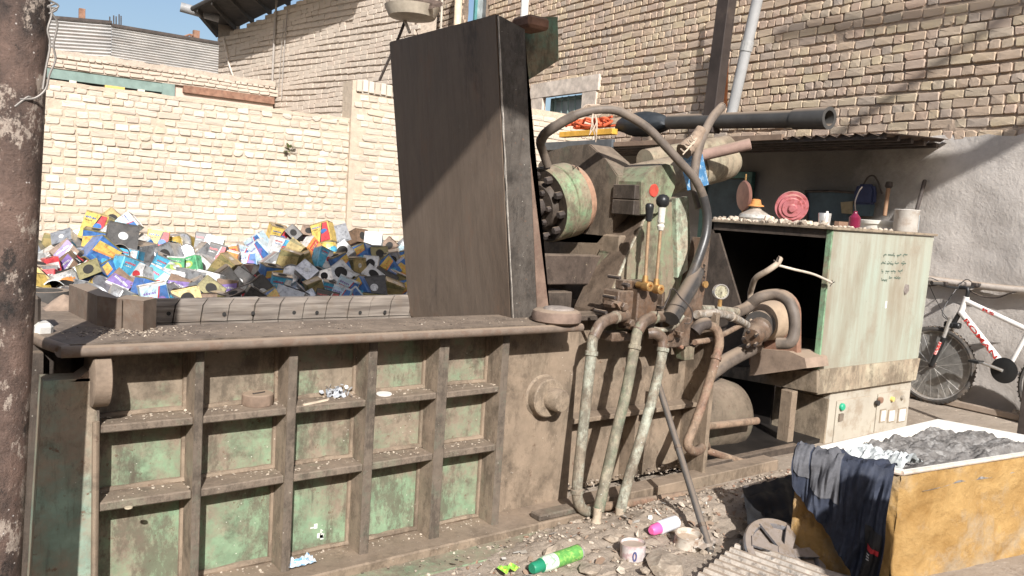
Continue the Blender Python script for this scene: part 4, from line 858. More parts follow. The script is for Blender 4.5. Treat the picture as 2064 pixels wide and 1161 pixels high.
# ---- hoses
hA = [(1104, 334, 3.34), (1094, 305, 3.32), (1089, 286, 3.28), (1100, 268, 3.24), (1127, 250, 3.18), (1160, 232, 3.12), (1197, 222, 3.07), (1235, 221, 3.02), (1264, 232, 2.99), (1305, 258, 2.95), (1340, 293, 2.91), (1371, 327, 2.88), (1399, 359, 2.86), (1417, 395, 2.85), (1425, 432, 2.84), (1423, 472, 2.83), (1410, 515, 2.82), (1392, 560, 2.80), (1365, 615, 2.76)]
P = [at(x, y, 'Y', Y) for x, y, Y in hA]; b = B(); tube(b, P, .0225, 16, 5); hz_ = obj('hydraulic_hose', b, HOSE, press, smooth=True)
b = B(); tube(b, P[13:], .0245, 16, 6); obj('hose_worn_length', b, BLACKH, hz_, smooth=True)
b = B(); tube(b, [at(1408, 545, 'Y', 2.81), at(1392, 575, 'Y', 2.785), at(1352, 642, 'Y', 2.72)], lambda t: .030+.014*min(1, t*2.2), 18, 4); obj('hose_sleeve', b, BLACKH, hz_, smooth=True)
b = B(); tube(b, P[2:6], lambda t: .0255, 14, 5, wob=.05); obj('hose_wrap', b, HOSE, hz_, smooth=True)
b = B()
for i in range(5): 
    q = P[6]+(P[7]-P[6])*(.12*i-.3); tube(b, [q+Vector((math.cos(a)*.02, -.5*math.cos(a)*.04, math.sin(a)*.027)) for a in [k*.8 for k in range(9)]], .004, 5, 2)
for i in range(6): q = P[6]; tube(b, [q, q+Vector((random.uniform(-.04, .04), -.02, -.06)), q+Vector((random.uniform(-.05, .05), -.02, -.13+random.uniform(-.03, .03)))], .003, 5, 3)
obj('string_tie', b, simple('old_string', (.45, .36, .28), .9), hz_)
hB = [(1454, 216, 3.18), (1434, 240, 3.14), (1414, 282, 3.08), (1402, 330, 3.0), (1400, 372, 2.94), (1410, 420, 2.9)]
P2 = [at(x, y, 'Y', Y) for x, y, Y in hB]; b = B(); tube(b, P2, lambda t: .0255-.002*t, 16, 6); hb_ = obj('hydraulic_hose', b, HOSE, press, smooth=True)
b = B(); lathe(b, P2[0]+(P2[0]-P2[1]).normalized()*.005, (P2[0]-P2[1]), [(0, .0255), (.010, .024), (.018, .016), (.02, 0)], 14); obj('hose_end_cap', b, HOSE, hb_, smooth=True)
b = B(); tube(b, [at(1378, 305, 'Y', 3.08), at(1395, 288, 'Y', 3.08), at(1412, 262, 'Y', 3.1)], lambda t: .05-.02*t, 12, 4, wob=.12); obj('cloth_wrap', b, simple('sackcloth', (.27, .20, .145), .95, 0, .3, 30, .6), hb_, smooth=True)
b = B()
for i in range(4):
    y_ = 3.03; tube(b, [at(1372+i*7, 300-i*9, 'Y', y_), at(1380+i*6, 306-i*8, 'Y', y_), at(1390+i*5, 296-i*6, 'Y', y_), at(1376+i*7, 312-i*7, 'Y', y_)], .004, 5, 3)
obj('string_tie', b, simple('old_string2', (.42, .34, .26), .9), hb_)
# wire clip around the sleeve
b = B(); tube(b, [at(x, y, 'Y', 2.66) for x, y in ((1338, 620), (1348, 598), (1352, 583), (1360, 584), (1372, 600), (1388, 616), (1396, 632), (1392, 650), (1380, 652))], .0035, 6, 5); obj('wire_clip', b, IRON, press)
# blue sign plate hung behind the hose
b = B(); q = [at(1370, 318, 'Y', 3.10), at(1416, 310, 'Y', 3.14), at(1429, 372, 'Y', 3.14), at(1386, 384, 'Y', 3.10)]
prism(b, q, (.004, .006, 0)); obj('blue_plate', b, simple('blue_enamel', (.06, .19, .36), .45, 0, .2, 20, .1, 0, (.4, .5, .55)), press)
# lever strap hung at the right (chain with brass ring)
b = B()
for i in range(6):
    p = at(1419, 535+i*6, 'Y', 2.9); lathe(b, p, (0, 1, 0) if i % 2 else (1, 0, 0), [(0, .008), (.004, .008)], 8)
obj('chain', b, IRON, press)
b = B(); lathe(b, at(1420, 573, 'Y', 2.9), (0, -1, 0), [(0, .013), (.0, .019), (.012, .019), (.012, .012)], 14); obj('brass_nut', b, BRASS, press, smooth=True)
# slanted rusty brackets behind the sleeve
b = B(); prism(b, [at(1378, 640, 'Y', 2.93), at(1424, 480, 'Y', 2.93), at(1432, 480, 'Y', 2.93), at(1424, 560, 'Y', 2.93), at(1412, 640, 'Y', 2.93), at(1402, 700, 'Y', 2.93), at(1384, 700, 'Y', 2.93)], (0, .1, 0)); obj('slanted_bracket', b, VALVE, press)
b = B(); prism(b, [at(1378, 700, 'Y', 2.88), at(1400, 698, 'Y', 2.88), at(1398, 724, 'Y', 2.88), at(1380, 726, 'Y', 2.88)], (0, .06, 0)); obj('green_bracket', b, G_SLAB, press)
# ---- steel column in front at left, very near the viewer
cb_ = Vector((.160, 2.41, -.02)); ct_ = Vector((.258, 2.40, 2.6))
def colmat():
    k = NB('burnt_column_paint'); a = k.noise((5, 5, 3), 10, .72); c = k.mix(k.ramp(a, .40, .60), (.035, .026, .022), (.17, .11, .085))
    c = k.mix(k.ramp(k.noise((9, 9, 6), 10, .8, off=(2, 8, 1)), .54, .58, 0, .9), c, (.40, .33, .27)); c = k.mix(k.ramp(k.noise((4.5, 4.5, 3.4), 6, .6, off=(5, 8, 1)), .63, .68, 0, .8), c, (.36, .06, .045))
    c = k.mix(k.ramp(k.noise((16, 16, 9), 9, .8, off=(7, 1, 1)), .56, .62, 0, .9), c, (.02, .017, .015))
    vo = k.voro(60); c = k.mix(k.math('MULTIPLY', k.ramp(vo['Distance'], .16, .08), k.ramp(k.noise(11, 3, .5), .5, .56)), c, (.6, .55, .5))
    k.bump(k.math('ADD', a, k.noise(45, 8, .75)), 1.0, .008); return k.out(c, .6, 0, .35)
b = B(); tube(b, [cb_, cb_.lerp(ct_, .35), cb_.lerp(ct_, .7), ct_], .070, 40, 8, wob=.004); obj('steel_column', b, colmat(), smooth=True, label='rusty round steel column with flaking paint standing at the left edge', cat='column')
b = B()
for pts in ([(98, 0), (118, 12), (104, 24), (116, 48), (108, 90), (112, 120), (100, 150), (92, 180), (70, 198), (40, 200)], [(100, 10), (104, 30), (96, 60), (101, 90), (92, 140), (86, 180)], [(110, 8), (96, 14), (115, 18), (99, 28)], [(30, 215), (55, 196), (62, 197)]):
    tube(b, [at(x, y, 'Y', 2.335) for x, y in pts], .0028, 6, 4)
split_obj('wire', b, simple('bare_wire', (.22, .2, .18), .5, .3), smooth=True, label='loose wire hanging on the rusty column', cat='wire', group='loose wires on the column')
for o_, l_ in zip([o for o in bpy.data.objects if o.get('category') == 'wire'], ('long twisted wire looping down the right side of the rusty column', 'shorter straight wire beside the twisted one on the rusty column', 'small tangle of wire at the very top of the column', 'short hooked wire end lying against the column')): o_['label'] = l_
# ---- power unit: cabinet
XC = 4.83; YC = 3.0; XC2 = at(1880, 500, 'Y', YC).x; YC2 = 4.02; ZC = 1.462; ZC0 = at(1650, 745, 'Y', YC).z; ZTR = at(1648, 794, 'Y', YC).z
cabt = root('pump_cabinet', ((XC+XC2)/2, (YC+YC2)/2, 0), 'pale green steel pump cabinet with an open dark side and faded writing, on a tray', 'cabinet')
b = B(); prism(b, [(XC+.01, YC, ZC0), (XC2-.03, YC, ZC0), (XC2, YC, ZC-.02), (XC+.01, YC, ZC-.02)], (0, .02, 0)); cdoor = obj('front_panel', b, CABG, cabt)
b = B(); bx(b, XC-.03, XC2+.02, YC-.02, YC2+.02, ZC-.018, ZC, .003); obj('top_sheet', b, painted('brown_top_sheet', (.25, .2, .15), (.3, .24, .17), (.2, .12, .08), .6, 5), cabt)
b = B(); bx(b, XC, XC+.03, YC2-.05, YC2, ZC0, ZC-.02); bx(b, XC, XC+.03, YC+.021, YC2, ZC-.075, ZC-.02); split_obj('opening_frame', b, BROWND, cabt)
b = B(); bx(b, XC-.004, XC+.012, YC-.001, YC+.04, ZC0, ZC-.02, .002); obj('frame_edge', b, G_BRIGHT, cabt)
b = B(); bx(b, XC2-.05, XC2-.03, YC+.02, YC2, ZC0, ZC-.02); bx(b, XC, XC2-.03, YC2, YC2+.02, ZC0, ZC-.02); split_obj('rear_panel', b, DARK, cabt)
b = B(); prism(b, [(XC-.0, YC-.012, ZTR), (XC2-.05, YC-.012, ZTR), (XC2-.02, YC-.012, ZC0), (XC-.0, YC-.012, ZC0)], (0, YC2-YC+.15, 0)); obj('base_tray', b, painted('tray_paint', (.42, .37, .27), (.33, .265, .19), (.2, .13, .09), .5, 3), cabt)
# tray towards the press (long brown channel seen below the pump)
p = at(1420, 742, 'X', XC-.05)
b = B(); prism(b, [at(1400, 735, 'X', XC-.03), at(1646, 748, 'X', XC-.03), at(1646, 792, 'X', XC-.03), at(1400, 748, 'X', XC-.03)], (.03, 0, 0)); obj('tray_side', b, painted('tray_side_paint', (.25, .2, .15), (.24, .19, .135), (.14, .09, .06), .6, 4), cabt)
# writing: four faded lines of dark strokes
INK = simple('faded_ink', (.10, .13, .10), .8, 0, .3, 60, 0)
rs = random.Random(4)
def scribble(x0, x1, y, hh, dens, parent, Y=YC-.0015):
    x = x1
    while x > x0:
        L = rs.uniform(9, 20)*.8; xe = max(x0, x-L); b = B(); n = max(3, int((x-xe)/1.6)); pts = []
        for i in range(n+1): pts.append(at(x+(xe-x)*i/n, y+rs.uniform(-1, 1)*hh*(.9 if i % 2 else .35), 'Y', Y))
        for i in range(n): 
            d = (pts[i+1]-pts[i]); nn_ = Vector((-d.z, 0, d.x)).normalized()*.0045; prism(b, [pts[i]-nn_, pts[i+1]-nn_, pts[i+1]+nn_, pts[i]+nn_], (0, -.0008-.0002*i/n, 0))
        for k in range(rs.randint(1, 3)):
            q = at(rs.uniform(xe, x), y+rs.choice((-1, 1))*hh*1.6, 'Y', Y); box(b, q, (.007, .0012, .006))
        obj('lettering', b, INK, parent); x = xe-rs.uniform(2.5, 5)
for (a, c, y, h) in ((1781, 1829, 514, 2.2), (1776, 1826, 531, 2.2), (1777, 1819, 547, 2.2), (1792, 1815, 560, 1.6), (1777, 1788, 564, 1.8)): scribble(a, c, y, h, 1, cdoor)
b = B(); q = at(1825, 583, 'Y', YC); rock(b, q, .035, 0, 1.0); obj('mud_lump', b, simple('grey_lump', (.2, .17, .15), .95, 0, .3, 20, .5), cdoor)
b = B(); box(b, at(1786, 614, 'Y', YC-.001), (.02, .001, .05)); obj('paint_chip', b, WHITEP, cdoor)
# control box below
XK = at(1673, 800, 'Y', 3.03).x; XK2 = at(1835, 790, 'Y', 3.03).x
ctl = root('control_box', ((XK+XK2)/2, 3.2, 0), 'cream electrical control box with a green button and three meter windows under the cabinet', 'control box')
b = B(); bx(b, XK, XK2, 3.03, 3.42, -.03, ZTR-.004, .004); cbx = obj('housing', b, CTRL, ctl)
K_ = lambda x, y, Y=3.03: at(x, y, 'Y', Y)
p, q = K_(1678, 880), K_(1753, 797); b = B(); bx(b, p.x, q.x, 3.018, 3.0295, -.02, q.z, .003); obj('left_door', b, CTRL, cbx)
p, q = K_(1757, 900), K_(1831, 781); b = B(); bx(b, p.x, q.x, 3.018, 3.0295, -.02, q.z-.01, .003); obj('meter_door', b, CTRL, cbx)
p = K_(1697, 820, 3.012); b = B(); lathe(b, p, (0, -1, 0), [(-.004, .026), (.01, .026), (.016, .02), (.016, 0)], 16); obj('green_button', b, simple('green_button', (.03, .35, .2), .4, 0, .1), cbx, smooth=True)
p = K_(1695, 841, 3.012); b = B(); box(b, p, (.05, .012, .05)); obj('socket', b, simple('dark_socket', (.16, .13, .1), .7), cbx)
for (x, y, r, m_) in ((1773, 806, .024, RUSTD), (1767, 812, .02, DARK), (1797, 804, .019, simple('yellow_lamp', (.62, .48, .16), .4)), (1817, 801, .016, simple('grey_knob', (.3, .27, .22), .5))):
    p = K_(x, y, 3.016); b = B(); lathe(b, p, (0, -1, 0), [(-.002, r), (.018, r*.95), (.02, 0)], 14); obj('knob', b, m_, cbx, smooth=True)
for (xa, xb) in ((1773, 1786), (1789, 1804), (1809, 1826)):
    p, q = K_(xa, 852, 3.012), K_(xb, 821 if xa > 1800 else 824, 3.012); b = B(); bx(b, p.x-.004, q.x+.004, 3.010, 3.018, p.z, q.z); wv = obj('meter_window', b, simple('window_trim', (.3, .25, .19), .6), cbx); b = B(); bx(b, p.x+.008, q.x-.008, 3.006, 3.0098, p.z+.01, q.z-.01); obj('meter_face', b, WHITEP, wv)
# legs + panel under the tray
b = B(); p, q = at(1588, 950, 'X', XC-.1), at(1600, 780, 'X', XC-.1)
yy = at(1566, 870, 'X', XC-.1).y; y2 = at(1590, 870, 'X', XC-.1).y
bx(b, XC-.1, XC-.04, y2, yy, -.1, ZTR, .004); obj('leg', b, BROWN, cabt)
y3 = at(1610, 900, 'X', XK-.02).y
b = B(); bx(b, XK-.02, XK-.003, 3.03, 3.45, -.03, ZTR-.06); obj('side_panel', b, painted('side_panel_paint', (.34, .28, .2), (.27, .215, .155), (.15, .1, .06), .5, 3), cabt)
# green tank under the tray
b = B(); c = at(1400, 845, 'Y', 3.55)
lathe(b, at(1370, 840, 'Y', 3.5), (1, -.15, -.02), [(0, .25), (.33, .25), (.44, .22), (.50, .15), (.52, .0)], 36); obj('oil_tank', b, painted('oily_tank_paint', (.15, .15, .10), (.16, .125, .09), (.1, .06, .04), .7, 3), cabt, smooth=True)
b = B()
p, q = at(1384, 742, 'Y', 3.7), at(1440, 764, 'Y', 3.7)
for i in range(9): x = p.x+(q.x-p.x)*i/8; cyl(b, (x, 3.7, q.z), (x, 3.7, p.z), .003, 5)
for i in range(4): z = q.z+(p.z-q.z)*i/3; cyl(b, (p.x, 3.7, z), (q.x, 3.7, z), .003, 5)
obj('wire_grille', b, IRON, cabt)
# dark undercroft: ribs and floor so the gap is not empty
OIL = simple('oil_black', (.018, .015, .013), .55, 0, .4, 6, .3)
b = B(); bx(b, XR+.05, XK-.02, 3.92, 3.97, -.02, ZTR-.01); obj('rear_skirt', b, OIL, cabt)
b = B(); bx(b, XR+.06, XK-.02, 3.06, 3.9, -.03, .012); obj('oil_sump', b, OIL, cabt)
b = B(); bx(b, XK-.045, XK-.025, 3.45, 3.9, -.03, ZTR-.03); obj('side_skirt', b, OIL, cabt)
b = B(); p = at(1400, 930, 'Y', 3.0); bx(b, XR+.02, XK-.35, 3.0, 3.05, -.03, .03, .004); bx(b, XR, XR+.05, 3.1, 3.9, -.03, .03); split_obj('floor_frame', b, BROWND, cabt)
# ---- pump and electric motor inside the opening
pm = root('pump_motor', tuple(at(1560, 730, 'Y', 3.4)), 'dusty hydraulic pump and round motor with a thick bent hose in the cabinet opening', 'pump')
XM = 4.55
M_ = lambda x, y, X=XM: at(x, y, 'X', X)
b = B(); prism(b, [M_(1510, 758, 4.62), M_(1626, 742, 4.62), M_(1622, 722, 4.62), M_(1590, 708, 4.62), M_(1515, 702, 4.62)], (.25, 0, 0)); obj('pump_bed', b, simple('dusty_cast_bed', (.27, .2, .15), .85, 0, .3, 10, .4, .5), pm)
pcm = simple('dusty_motor_casting', (.36, .27, .185), .8, 0, .25, 9, .3, .5)
arch = []
for k in range(15):
    a = math.pi*k/14; arch.append((1558+48*math.cos(a), 632-50*math.sin(a)))
pts = [(1606, 735)]+arch+[(1510, 735)]
b = B(); prism(b, [M_(x, y, 4.66) for x, y in pts], (.05, 0, 0)); obj('motor_end_plate', b, RUSTD, pm)
mc = M_(1553, 645, 4.62); b = B(); lathe(b, mc+Vector((.03, 0, 0)), (-1, -.1, 0), [(0, .135), (.10, .13), (.16, .11), (.19, .07), (.2, 0)], 32); obj('motor_bell', b, pcm, pm, smooth=True)
b = B(); box(b, mc+Vector((-.13, -.07, -.0)), (.06, .05, .12), None, .015); box(b, mc+Vector((-.15, -.05, -.09)), (.05, .06, .05), None, .012); split_obj('terminal_box', b, pcm, pm)
pc = M_(1530, 665, 4.40); b = B(); lathe(b, pc, (-.9, -.3, -.25), [(-.05, .075), (.02, .08), (.04, .065), (.10, .065), (.13, .05)], 20); box(b, pc+Vector((-.05, 0, -.03)), (.12, .11, .14), Euler((.2, .1, .3)).to_matrix(), .02); split_obj('gear_pump', b, VALVE, pm, smooth=True)
b = B(); lathe(b, pc+Vector((.06, .03, .03)), (-.9, -.3, -.1), [(0, .095), (.05, .095)], 28); obj('coupling_band', b, RUBBER, pm, smooth=True)
for i in range(5): b = B(); a = i*1.25; cyl(b, pc+Vector((-.11, math.cos(a)*.05-.03, math.sin(a)*.05-.04)), pc+Vector((-.14, math.cos(a)*.05-.04, math.sin(a)*.05-.05)), .011, 6); obj('pump_bolt', b, IRON, pm)
b = B(); tube(b, [at(1482, 630, 'Y', 3.05), M_(1505, 620, 4.3), M_(1530, 600, 4.35), M_(1562, 594, 4.4), M_(1588, 606, 4.4), M_(1600, 634, 4.4), M_(1601, 668, 4.4), M_(1592, 690, 4.38), M_(1566, 692, 4.35)], .036, 16, 6); obj('bent_hose', b, HOSE, pm, smooth=True)
for (x, y) in ((1573, 692), (1567, 692)): pass
b = B(); tube(b, [M_(1516, 652, 4.4), M_(1512, 600, 4.45), M_(1516, 578, 4.4), M_(1524, 560, 4.35), M_(1548, 545, 4.35), M_(1566, 532, 4.4), M_(1572, 522, 4.45)], .019, 12, 5); cp = obj('cable_conduit', b, simple('dusty_conduit', (.36, .29, .22), .85, 0, .25, 20, .3), pm, smooth=True)
b = B(); tube(b, [M_(1566, 534, 4.4), M_(1600, 543, 4.5), M_(1640, 553, 4.75), at(1678, 570, 'X', XC-.02)], .008, 8, 6); obj('flat_cable', b, simple('pale_cable', (.5, .44, .36), .7), pm, smooth=True)
b = B()
for k in range(5): e = at(1678, 570, 'X', XC-.02); tube(b, [e, e+Vector((-.01, random.uniform(-.03, .02), random.uniform(-.04, .03)))], .003, 5, 1)
for k in range(5): e = M_(1566, 530, 4.4); tube(b, [e, e+Vector((-.01, random.uniform(-.03, .06), random.uniform(-.02, .05)))], .004, 5, 1)
split_obj('frayed_wire', b, IRON, pm)
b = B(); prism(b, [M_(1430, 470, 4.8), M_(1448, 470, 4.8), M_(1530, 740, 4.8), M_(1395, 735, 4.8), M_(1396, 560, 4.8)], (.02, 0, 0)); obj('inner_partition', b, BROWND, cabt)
# ================================================================== HEAP OF TINS
def tinmetal(name, c, rough=.35, metal=.35):
    g_ = sum(c)/3; c = tuple(q*.80+g_*.12 for q in c); return simple(name, c, rough, metal, .22, 16, .2, .22, c2=tuple(q*.55 for q in c), spec=.5)
C = {n: tinmetal('tin_'+n, c, r, m_) for n, c, r, m_ in (
 ('yellow', (.66, .45, .07), .4, 0.), ('white', (.60, .60, .58), .4, 0.), ('silver', (.52, .53, .54), .28, .7), ('charcoal', (.07, .065, .06), .5, .2), ('red', (.55, .03, .04), .4, 0.),
 ('cyan', (.05, .38, .58), .35, 0.), ('green', (.08, .38, .16), .4, 0.), ('black', (.02, .02, .022), .4, 0.), ('blue', (.035, .15, .42), .35, 0.), ('olive', (.22, .19, .07), .45, .2),
 ('orange', (.75, .28, .05), .4, 0.), ('purple', (.20, .12, .38), .4, 0.), ('pale_blue', (.45, .62, .70), .4, 0.), ('gold', (.42, .32, .12), .35, .4), ('brown', (.20, .12, .07), .5, .1), ('lime', (.45, .55, .10), .4, 0.))}
HOLE = DARK
def art(bm, w_, h_, y, rs, cols, mi):
    "flat print on a tin side: swoosh disc, blob, word bars; x right, z up at depth y"
    def quad(x0, x1, z0, z1, m_, e=0): f = bm.faces.new([bm.verts.new(p) for p in ((x0, y-e, z0), (x1, y-e, z0), (x1, y-e, z1), (x0, y-e, z1))]); f.material_index = m_
    def disc(cx, cz, rx_, rz_, m_, e, a0=0, a1=6.2832, n=12):
        f = bm.faces.new([bm.verts.new((cx+rx_*math.cos(a0+(a1-a0)*i/n), y-e, cz+rz_*math.sin(a0+(a1-a0)*i/n))) for i in range(n)]); f.material_index = m_
    quad(-w_/2, w_/2, -h_/2, h_/2, mi[0])
    k = rs.random()
    def poly(pts, m_, e): f = bm.faces.new([bm.verts.new((px_*w_, y-e, pz_*h_)) for px_, pz_ in pts]); f.material_index = m_
    def word(x0, x1, z, hh, m_, e=.0013):
        x = x0
        while x < x1: L = rs.uniform(.03, .08); quad(x*w_, min(x+L, x1)*w_, (z-hh)*h_, (z+hh*rs.uniform(.3, 1))*h_, m_, e); x += L+.025
    k = int(rs.random()*4)
    if k == 0:
        quad(-w_/2, w_/2, -h_/2, -h_/2+h_*.22, mi[1], .0006); disc(0, h_*.08, w_*.36, h_*.22, mi[2], .0008); disc(w_*.04, h_*.06, w_*.2, h_*.12, mi[3], .0012); word(-.35, .3, .37, .03, mi[3])
    elif k == 1:
        poly([(-.5, -.1), (.5, .2), (.5, .5), (-.5, .3)], mi[1], .0006); poly([(-.5, -.1), (.5, .2), (.5, .12), (-.5, -.2)], mi[3], .0009); word(-.38, .35, .24, .045, mi[3]); disc(w_*.18, -h_*.24, w_*.17, h_*.12, mi[2], .0009); word(-.4, -.05, -.35, .02, mi[2])
    elif k == 2:
        quad(-w_*.42, w_*.42, h_*.02, h_*.34, mi[2], .0007); word(-.34, .34, .2, .05, mi[3]); word(-.28, .28, .09, .025, mi[1]); disc(-w_*.22, -h_*.25, w_*.15, h_*.10, mi[1], .0009); disc(w_*.05, -h_*.3, w_*.13, h_*.09, mi[3], .0010); quad(-w_/2, w_/2, -h_*.5, -h_*.44, mi[1], .0006)
    else:
        poly([(-.1, -.5), (.5, -.5), (.5, .5), (.25, .5)], mi[1], .0006); poly([(-.16, -.5), (-.1, -.5), (.25, .5), (.19, .5)], mi[3], .0009); word(-.45, .05, .33, .045, mi[2]); word(-.45, -.1, .2, .025, mi[3]); disc(w_*.22, h_*.02, w_*.19, h_*.15, mi[2], .0010, 0, 4.4)
KIDS = {}
def mkobj(name, bm, mats, parent=None):
    bmesh.ops.recalc_face_normals(bm, faces=bm.faces[:]) if name in ('oil_tin', 'end_rim', 'filler_hole') else None
    me = bpy.data.meshes.new(name); bm.to_mesh(me); bm.free()
    for m_ in mats: me.materials.append(m_)
    o = bpy.data.objects.new(name, me); return o
def box_tin(w_, d_, h_, body, end, c1, c2, c3, seed, hole=True):
    rs = random.Random(seed); b = B(); box(b, (0, 0, 0), (w_, d_, h_), None, .006)
    bmesh.ops.subdivide_edges(b, edges=[e for e in b.edges if e.calc_length() > .08], cuts=1, use_grid_fill=True)
    for v in b.verts: v.co += Vector((1, 1, .6))*.012*nz(v.co, 9, seed)*(1 if abs(v.co.z) < h_*.45 else .35)
    o = mkobj('oil_tin', b, [C[body]]); kids = []
    b = B(); art(b, w_*.93, h_*.9, -d_/2-.008, rs, 0, (0, 1, 2, 3)); k = mkobj('printed_panel', b, [C[body], C[c1], C[c2], C[c3]]); kids.append(k)
    b = B(); art(b, w_*.93, h_*.9, -d_/2-.008, rs, 0, (0, 1, 2, 3)); bmesh.ops.rotate(b, cent=(0, 0, 0), matrix=Matrix.Rotation(math.pi, 3, 'Z'), verts=b.verts); kids.append(mkobj('printed_panel', b, [C[body], C[c1], C[c2], C[c3]]))
    for s in (1, -1):
        b = B(); z = s*(h_/2+.001)
        for (x0, x1, y0, y1) in ((-w_/2, w_/2, -d_/2, -d_/2+.007), (-w_/2, w_/2, d_/2-.007, d_/2), (-w_/2, -w_/2+.007, -d_/2+.007, d_/2-.007), (w_/2-.007, w_/2, -d_/2+.007, d_/2-.007)): bx(b, x0, x1, y0, y1, z-.005, z+.005)
        bx(b, -w_/2+.007, w_/2-.007, -d_/2+.007, d_/2-.007, z-.004, z+.001)
        kids.append(mkobj('end_rim', b, [C[end]]))
    b = B(); r_ = min(w_, d_)*(.30 if hole else .16); lathe(b, (0, 0, h_/2+.002), (0, 0, 1), [(0, r_), (.003, r_), (.0035, r_*.85)], 16); kids.append(mkobj('filler_hole', b, [HOLE if hole else C['white']]))
    KIDS[o] = kids; return o
def round_tin(r_, h_, body, end, c1, c2, seed, open_=False):
    b = B()
    if open_: lathe(b, (0, 0, -h_/2), (0, 0, 1), [(0, r_), (.004, r_*1.03), (.01, r_), (h_-.01, r_), (h_-.004, r_*1.03), (h_, r_*.97), (.02, r_*.95), (.02, 0)], 22, mis=[1, 0, 0, 0, 1, 2, 2])
    else: lathe(b, (0, 0, -h_/2), (0, 0, 1), [(0, r_*.9), (.004, r_*1.03), (.01, r_), (h_-.01, r_), (h_-.004, r_*1.03), (h_, r_*1.0), (h_-.008, r_*.9), (h_-.008, 0)], 22, mis=[1, 1, 0, 0, 1, 1, 1])
    for v in b.verts: v.co += Vector((1, 1, 0))*.008*nz(v.co, 10, seed)
    o = mkobj('oil_tin', b, [C[body], C[end], DARK]); kids = []
    for p in o.data.polygons: p.use_smooth = True
    try: o.data.set_sharp_from_angle(angle=.6)
    except Exception: pass
    b = B()
    for k in range(12):
        a0, a1 = -1.5+3.*k/12, -1.5+3.*(k+1)/12; q = lambda a, z, e=.0055: (math.sin(a)*(r_+e), -math.cos(a)*(r_+e), z)
        f = b.faces.new([b.verts.new(x) for x in (q(a0, -h_*.38), q(a1, -h_*.38), q(a1, h_*.3), q(a0, h_*.3))]); f.material_index = 0
        if 3 <= k < 9: hh = h_*.2*math.sin((k-2.5)/6*math.pi); f = b.faces.new([b.verts.new(x) for x in (q(a0, -hh, .007), q(a1, -hh, .007), q(a1, hh, .007), q(a0, hh, .007))]); f.material_index = 1
    kids.append(mkobj('printed_panel', b, [C[c1], C[c2]])); KIDS[o] = kids; return o
PROTO = [
 (box_tin(.17, .14, .20, 'yellow', 'gold', 'red', 'blue', 'black', 1), 'yellow tin with a blue and red label'),
 (box_tin(.16, .12, .21, 'white', 'silver', 'cyan', 'red', 'blue', 2, False), 'white tin printed in blue and red'),
 (box_tin(.19, .17, .19, 'silver', 'silver', 'silver', 'silver', 'silver', 3, False), 'bare silver square tin'),
 (box_tin(.20, .20, .14, 'charcoal', 'charcoal', 'charcoal', 'charcoal', 'charcoal', 4, False), 'dark grey square tin'),
 (box_tin(.12, .10, .20, 'red', 'red', 'white', 'white', 'white', 5), 'red tin with white lettering'),
 (box_tin(.16, .12, .20, 'cyan', 'silver', 'white', 'red', 'white', 6), 'bright blue tin with a white and red print'),
 (box_tin(.15, .12, .18, 'green', 'white', 'white', 'lime', 'white', 7, False), 'green and white tin'),
 (box_tin(.15, .12, .21, 'black', 'charcoal', 'red', 'red', 'white', 8), 'black tin with a red band'),
 (box_tin(.18, .14, .20, 'blue', 'olive', 'yellow', 'cyan', 'orange', 9), 'deep blue tin with a yellow and cyan print'),
 (box_tin(.16, .13, .20, 'olive', 'gold', 'gold', 'olive', 'gold', 10, False), 'tarnished olive gold tin'),
 (box_tin(.15, .12, .18, 'orange', 'white', 'white', 'red', 'yellow', 11, False), 'orange tin with a white top'),
 (box_tin(.17, .17, .18, 'white', 'white', 'pale_blue', 'white', 'silver', 12, True), 'plain white tin with a round dark hole'),
 (round_tin(.085, .14, 'silver', 'silver', 'silver', 'pale_blue', 13), 'round silver can'),
 (round_tin(.08, .15, 'white', 'white', 'white', 'orange', 14, True), 'round white and orange can'),
 (round_tin(.085, .15, 'yellow', 'silver', 'yellow', 'cyan', 15), 'round yellow can with a blue roundel'),
 (box_tin(.16, .13, .20, 'brown', 'brown', 'purple', 'pale_blue', 'white', 16, True), 'brown stained tin'),
 (box_tin(.17, .13, .20, 'pale_blue', 'white', 'blue', 'purple', 'red', 17, False), 'pale blue tin with a purple print'),
 (box_tin(.16, .16, .2, 'silver', 'silver', 'pale_blue', 'silver', 'silver', 18, True), 'dull silver tin with a round dark hole')]
SPEC = [(210, 447, 0), (253, 452, 16), (215, 478, 2), (258, 497, 3), (85, 533, 11), (102, 556, 4), (150, 498, 1), (165, 515, 12), (180, 527, 7), (208, 500, 8), (222, 524, 13), (258, 532, 5), (312, 490, 0), (330, 517, 17), (365, 502, 14), (375, 537, 6), (400, 520, 2), (437, 495, 6), (425, 512, 7), (428, 556, 11), (120, 500, 9), (127, 530, 15), (150, 555, 16), (205, 553, 8), (238, 560, 9), (290, 545, 12), (320, 540, 5), (285, 560, 11), (250, 575, 15), (80, 580, 0), (118, 580, 13), (557, 465, 0), (510, 507, 16), (585, 485, 7), (612, 482, 3), (633, 477, 10), (655, 500, 14), (685, 478, 2), (660, 460, 0), (556, 520, 1), (600, 518, 9), (680, 540, 8), (735, 572, 10), (750, 557, 11), (692, 573, 11), (578, 563, 12), (602, 580, 12), (600, 552, 1), (635, 582, 9), (663, 570, 5), (708, 490, 15), (757, 487, 16), (790, 505, 17), (800, 552, 8), (455, 520, 10), (470, 540, 9), (490, 545, 16), (535, 553, 8), (650, 530, 5), (655, 518, 10), (675, 515, 17), (720, 535, 9), (705, 505, 11), (785, 490, 15), (740, 515, 8), (530, 590, 3), (500, 585, 16), (565, 580, 5), (700, 595, 16), (735, 590, 8), (785, 590, 9), (620, 470, 15), (770, 590, 3), (475, 575, 3), (440, 580, 8), (455, 590, 15), (520, 570, 7)]
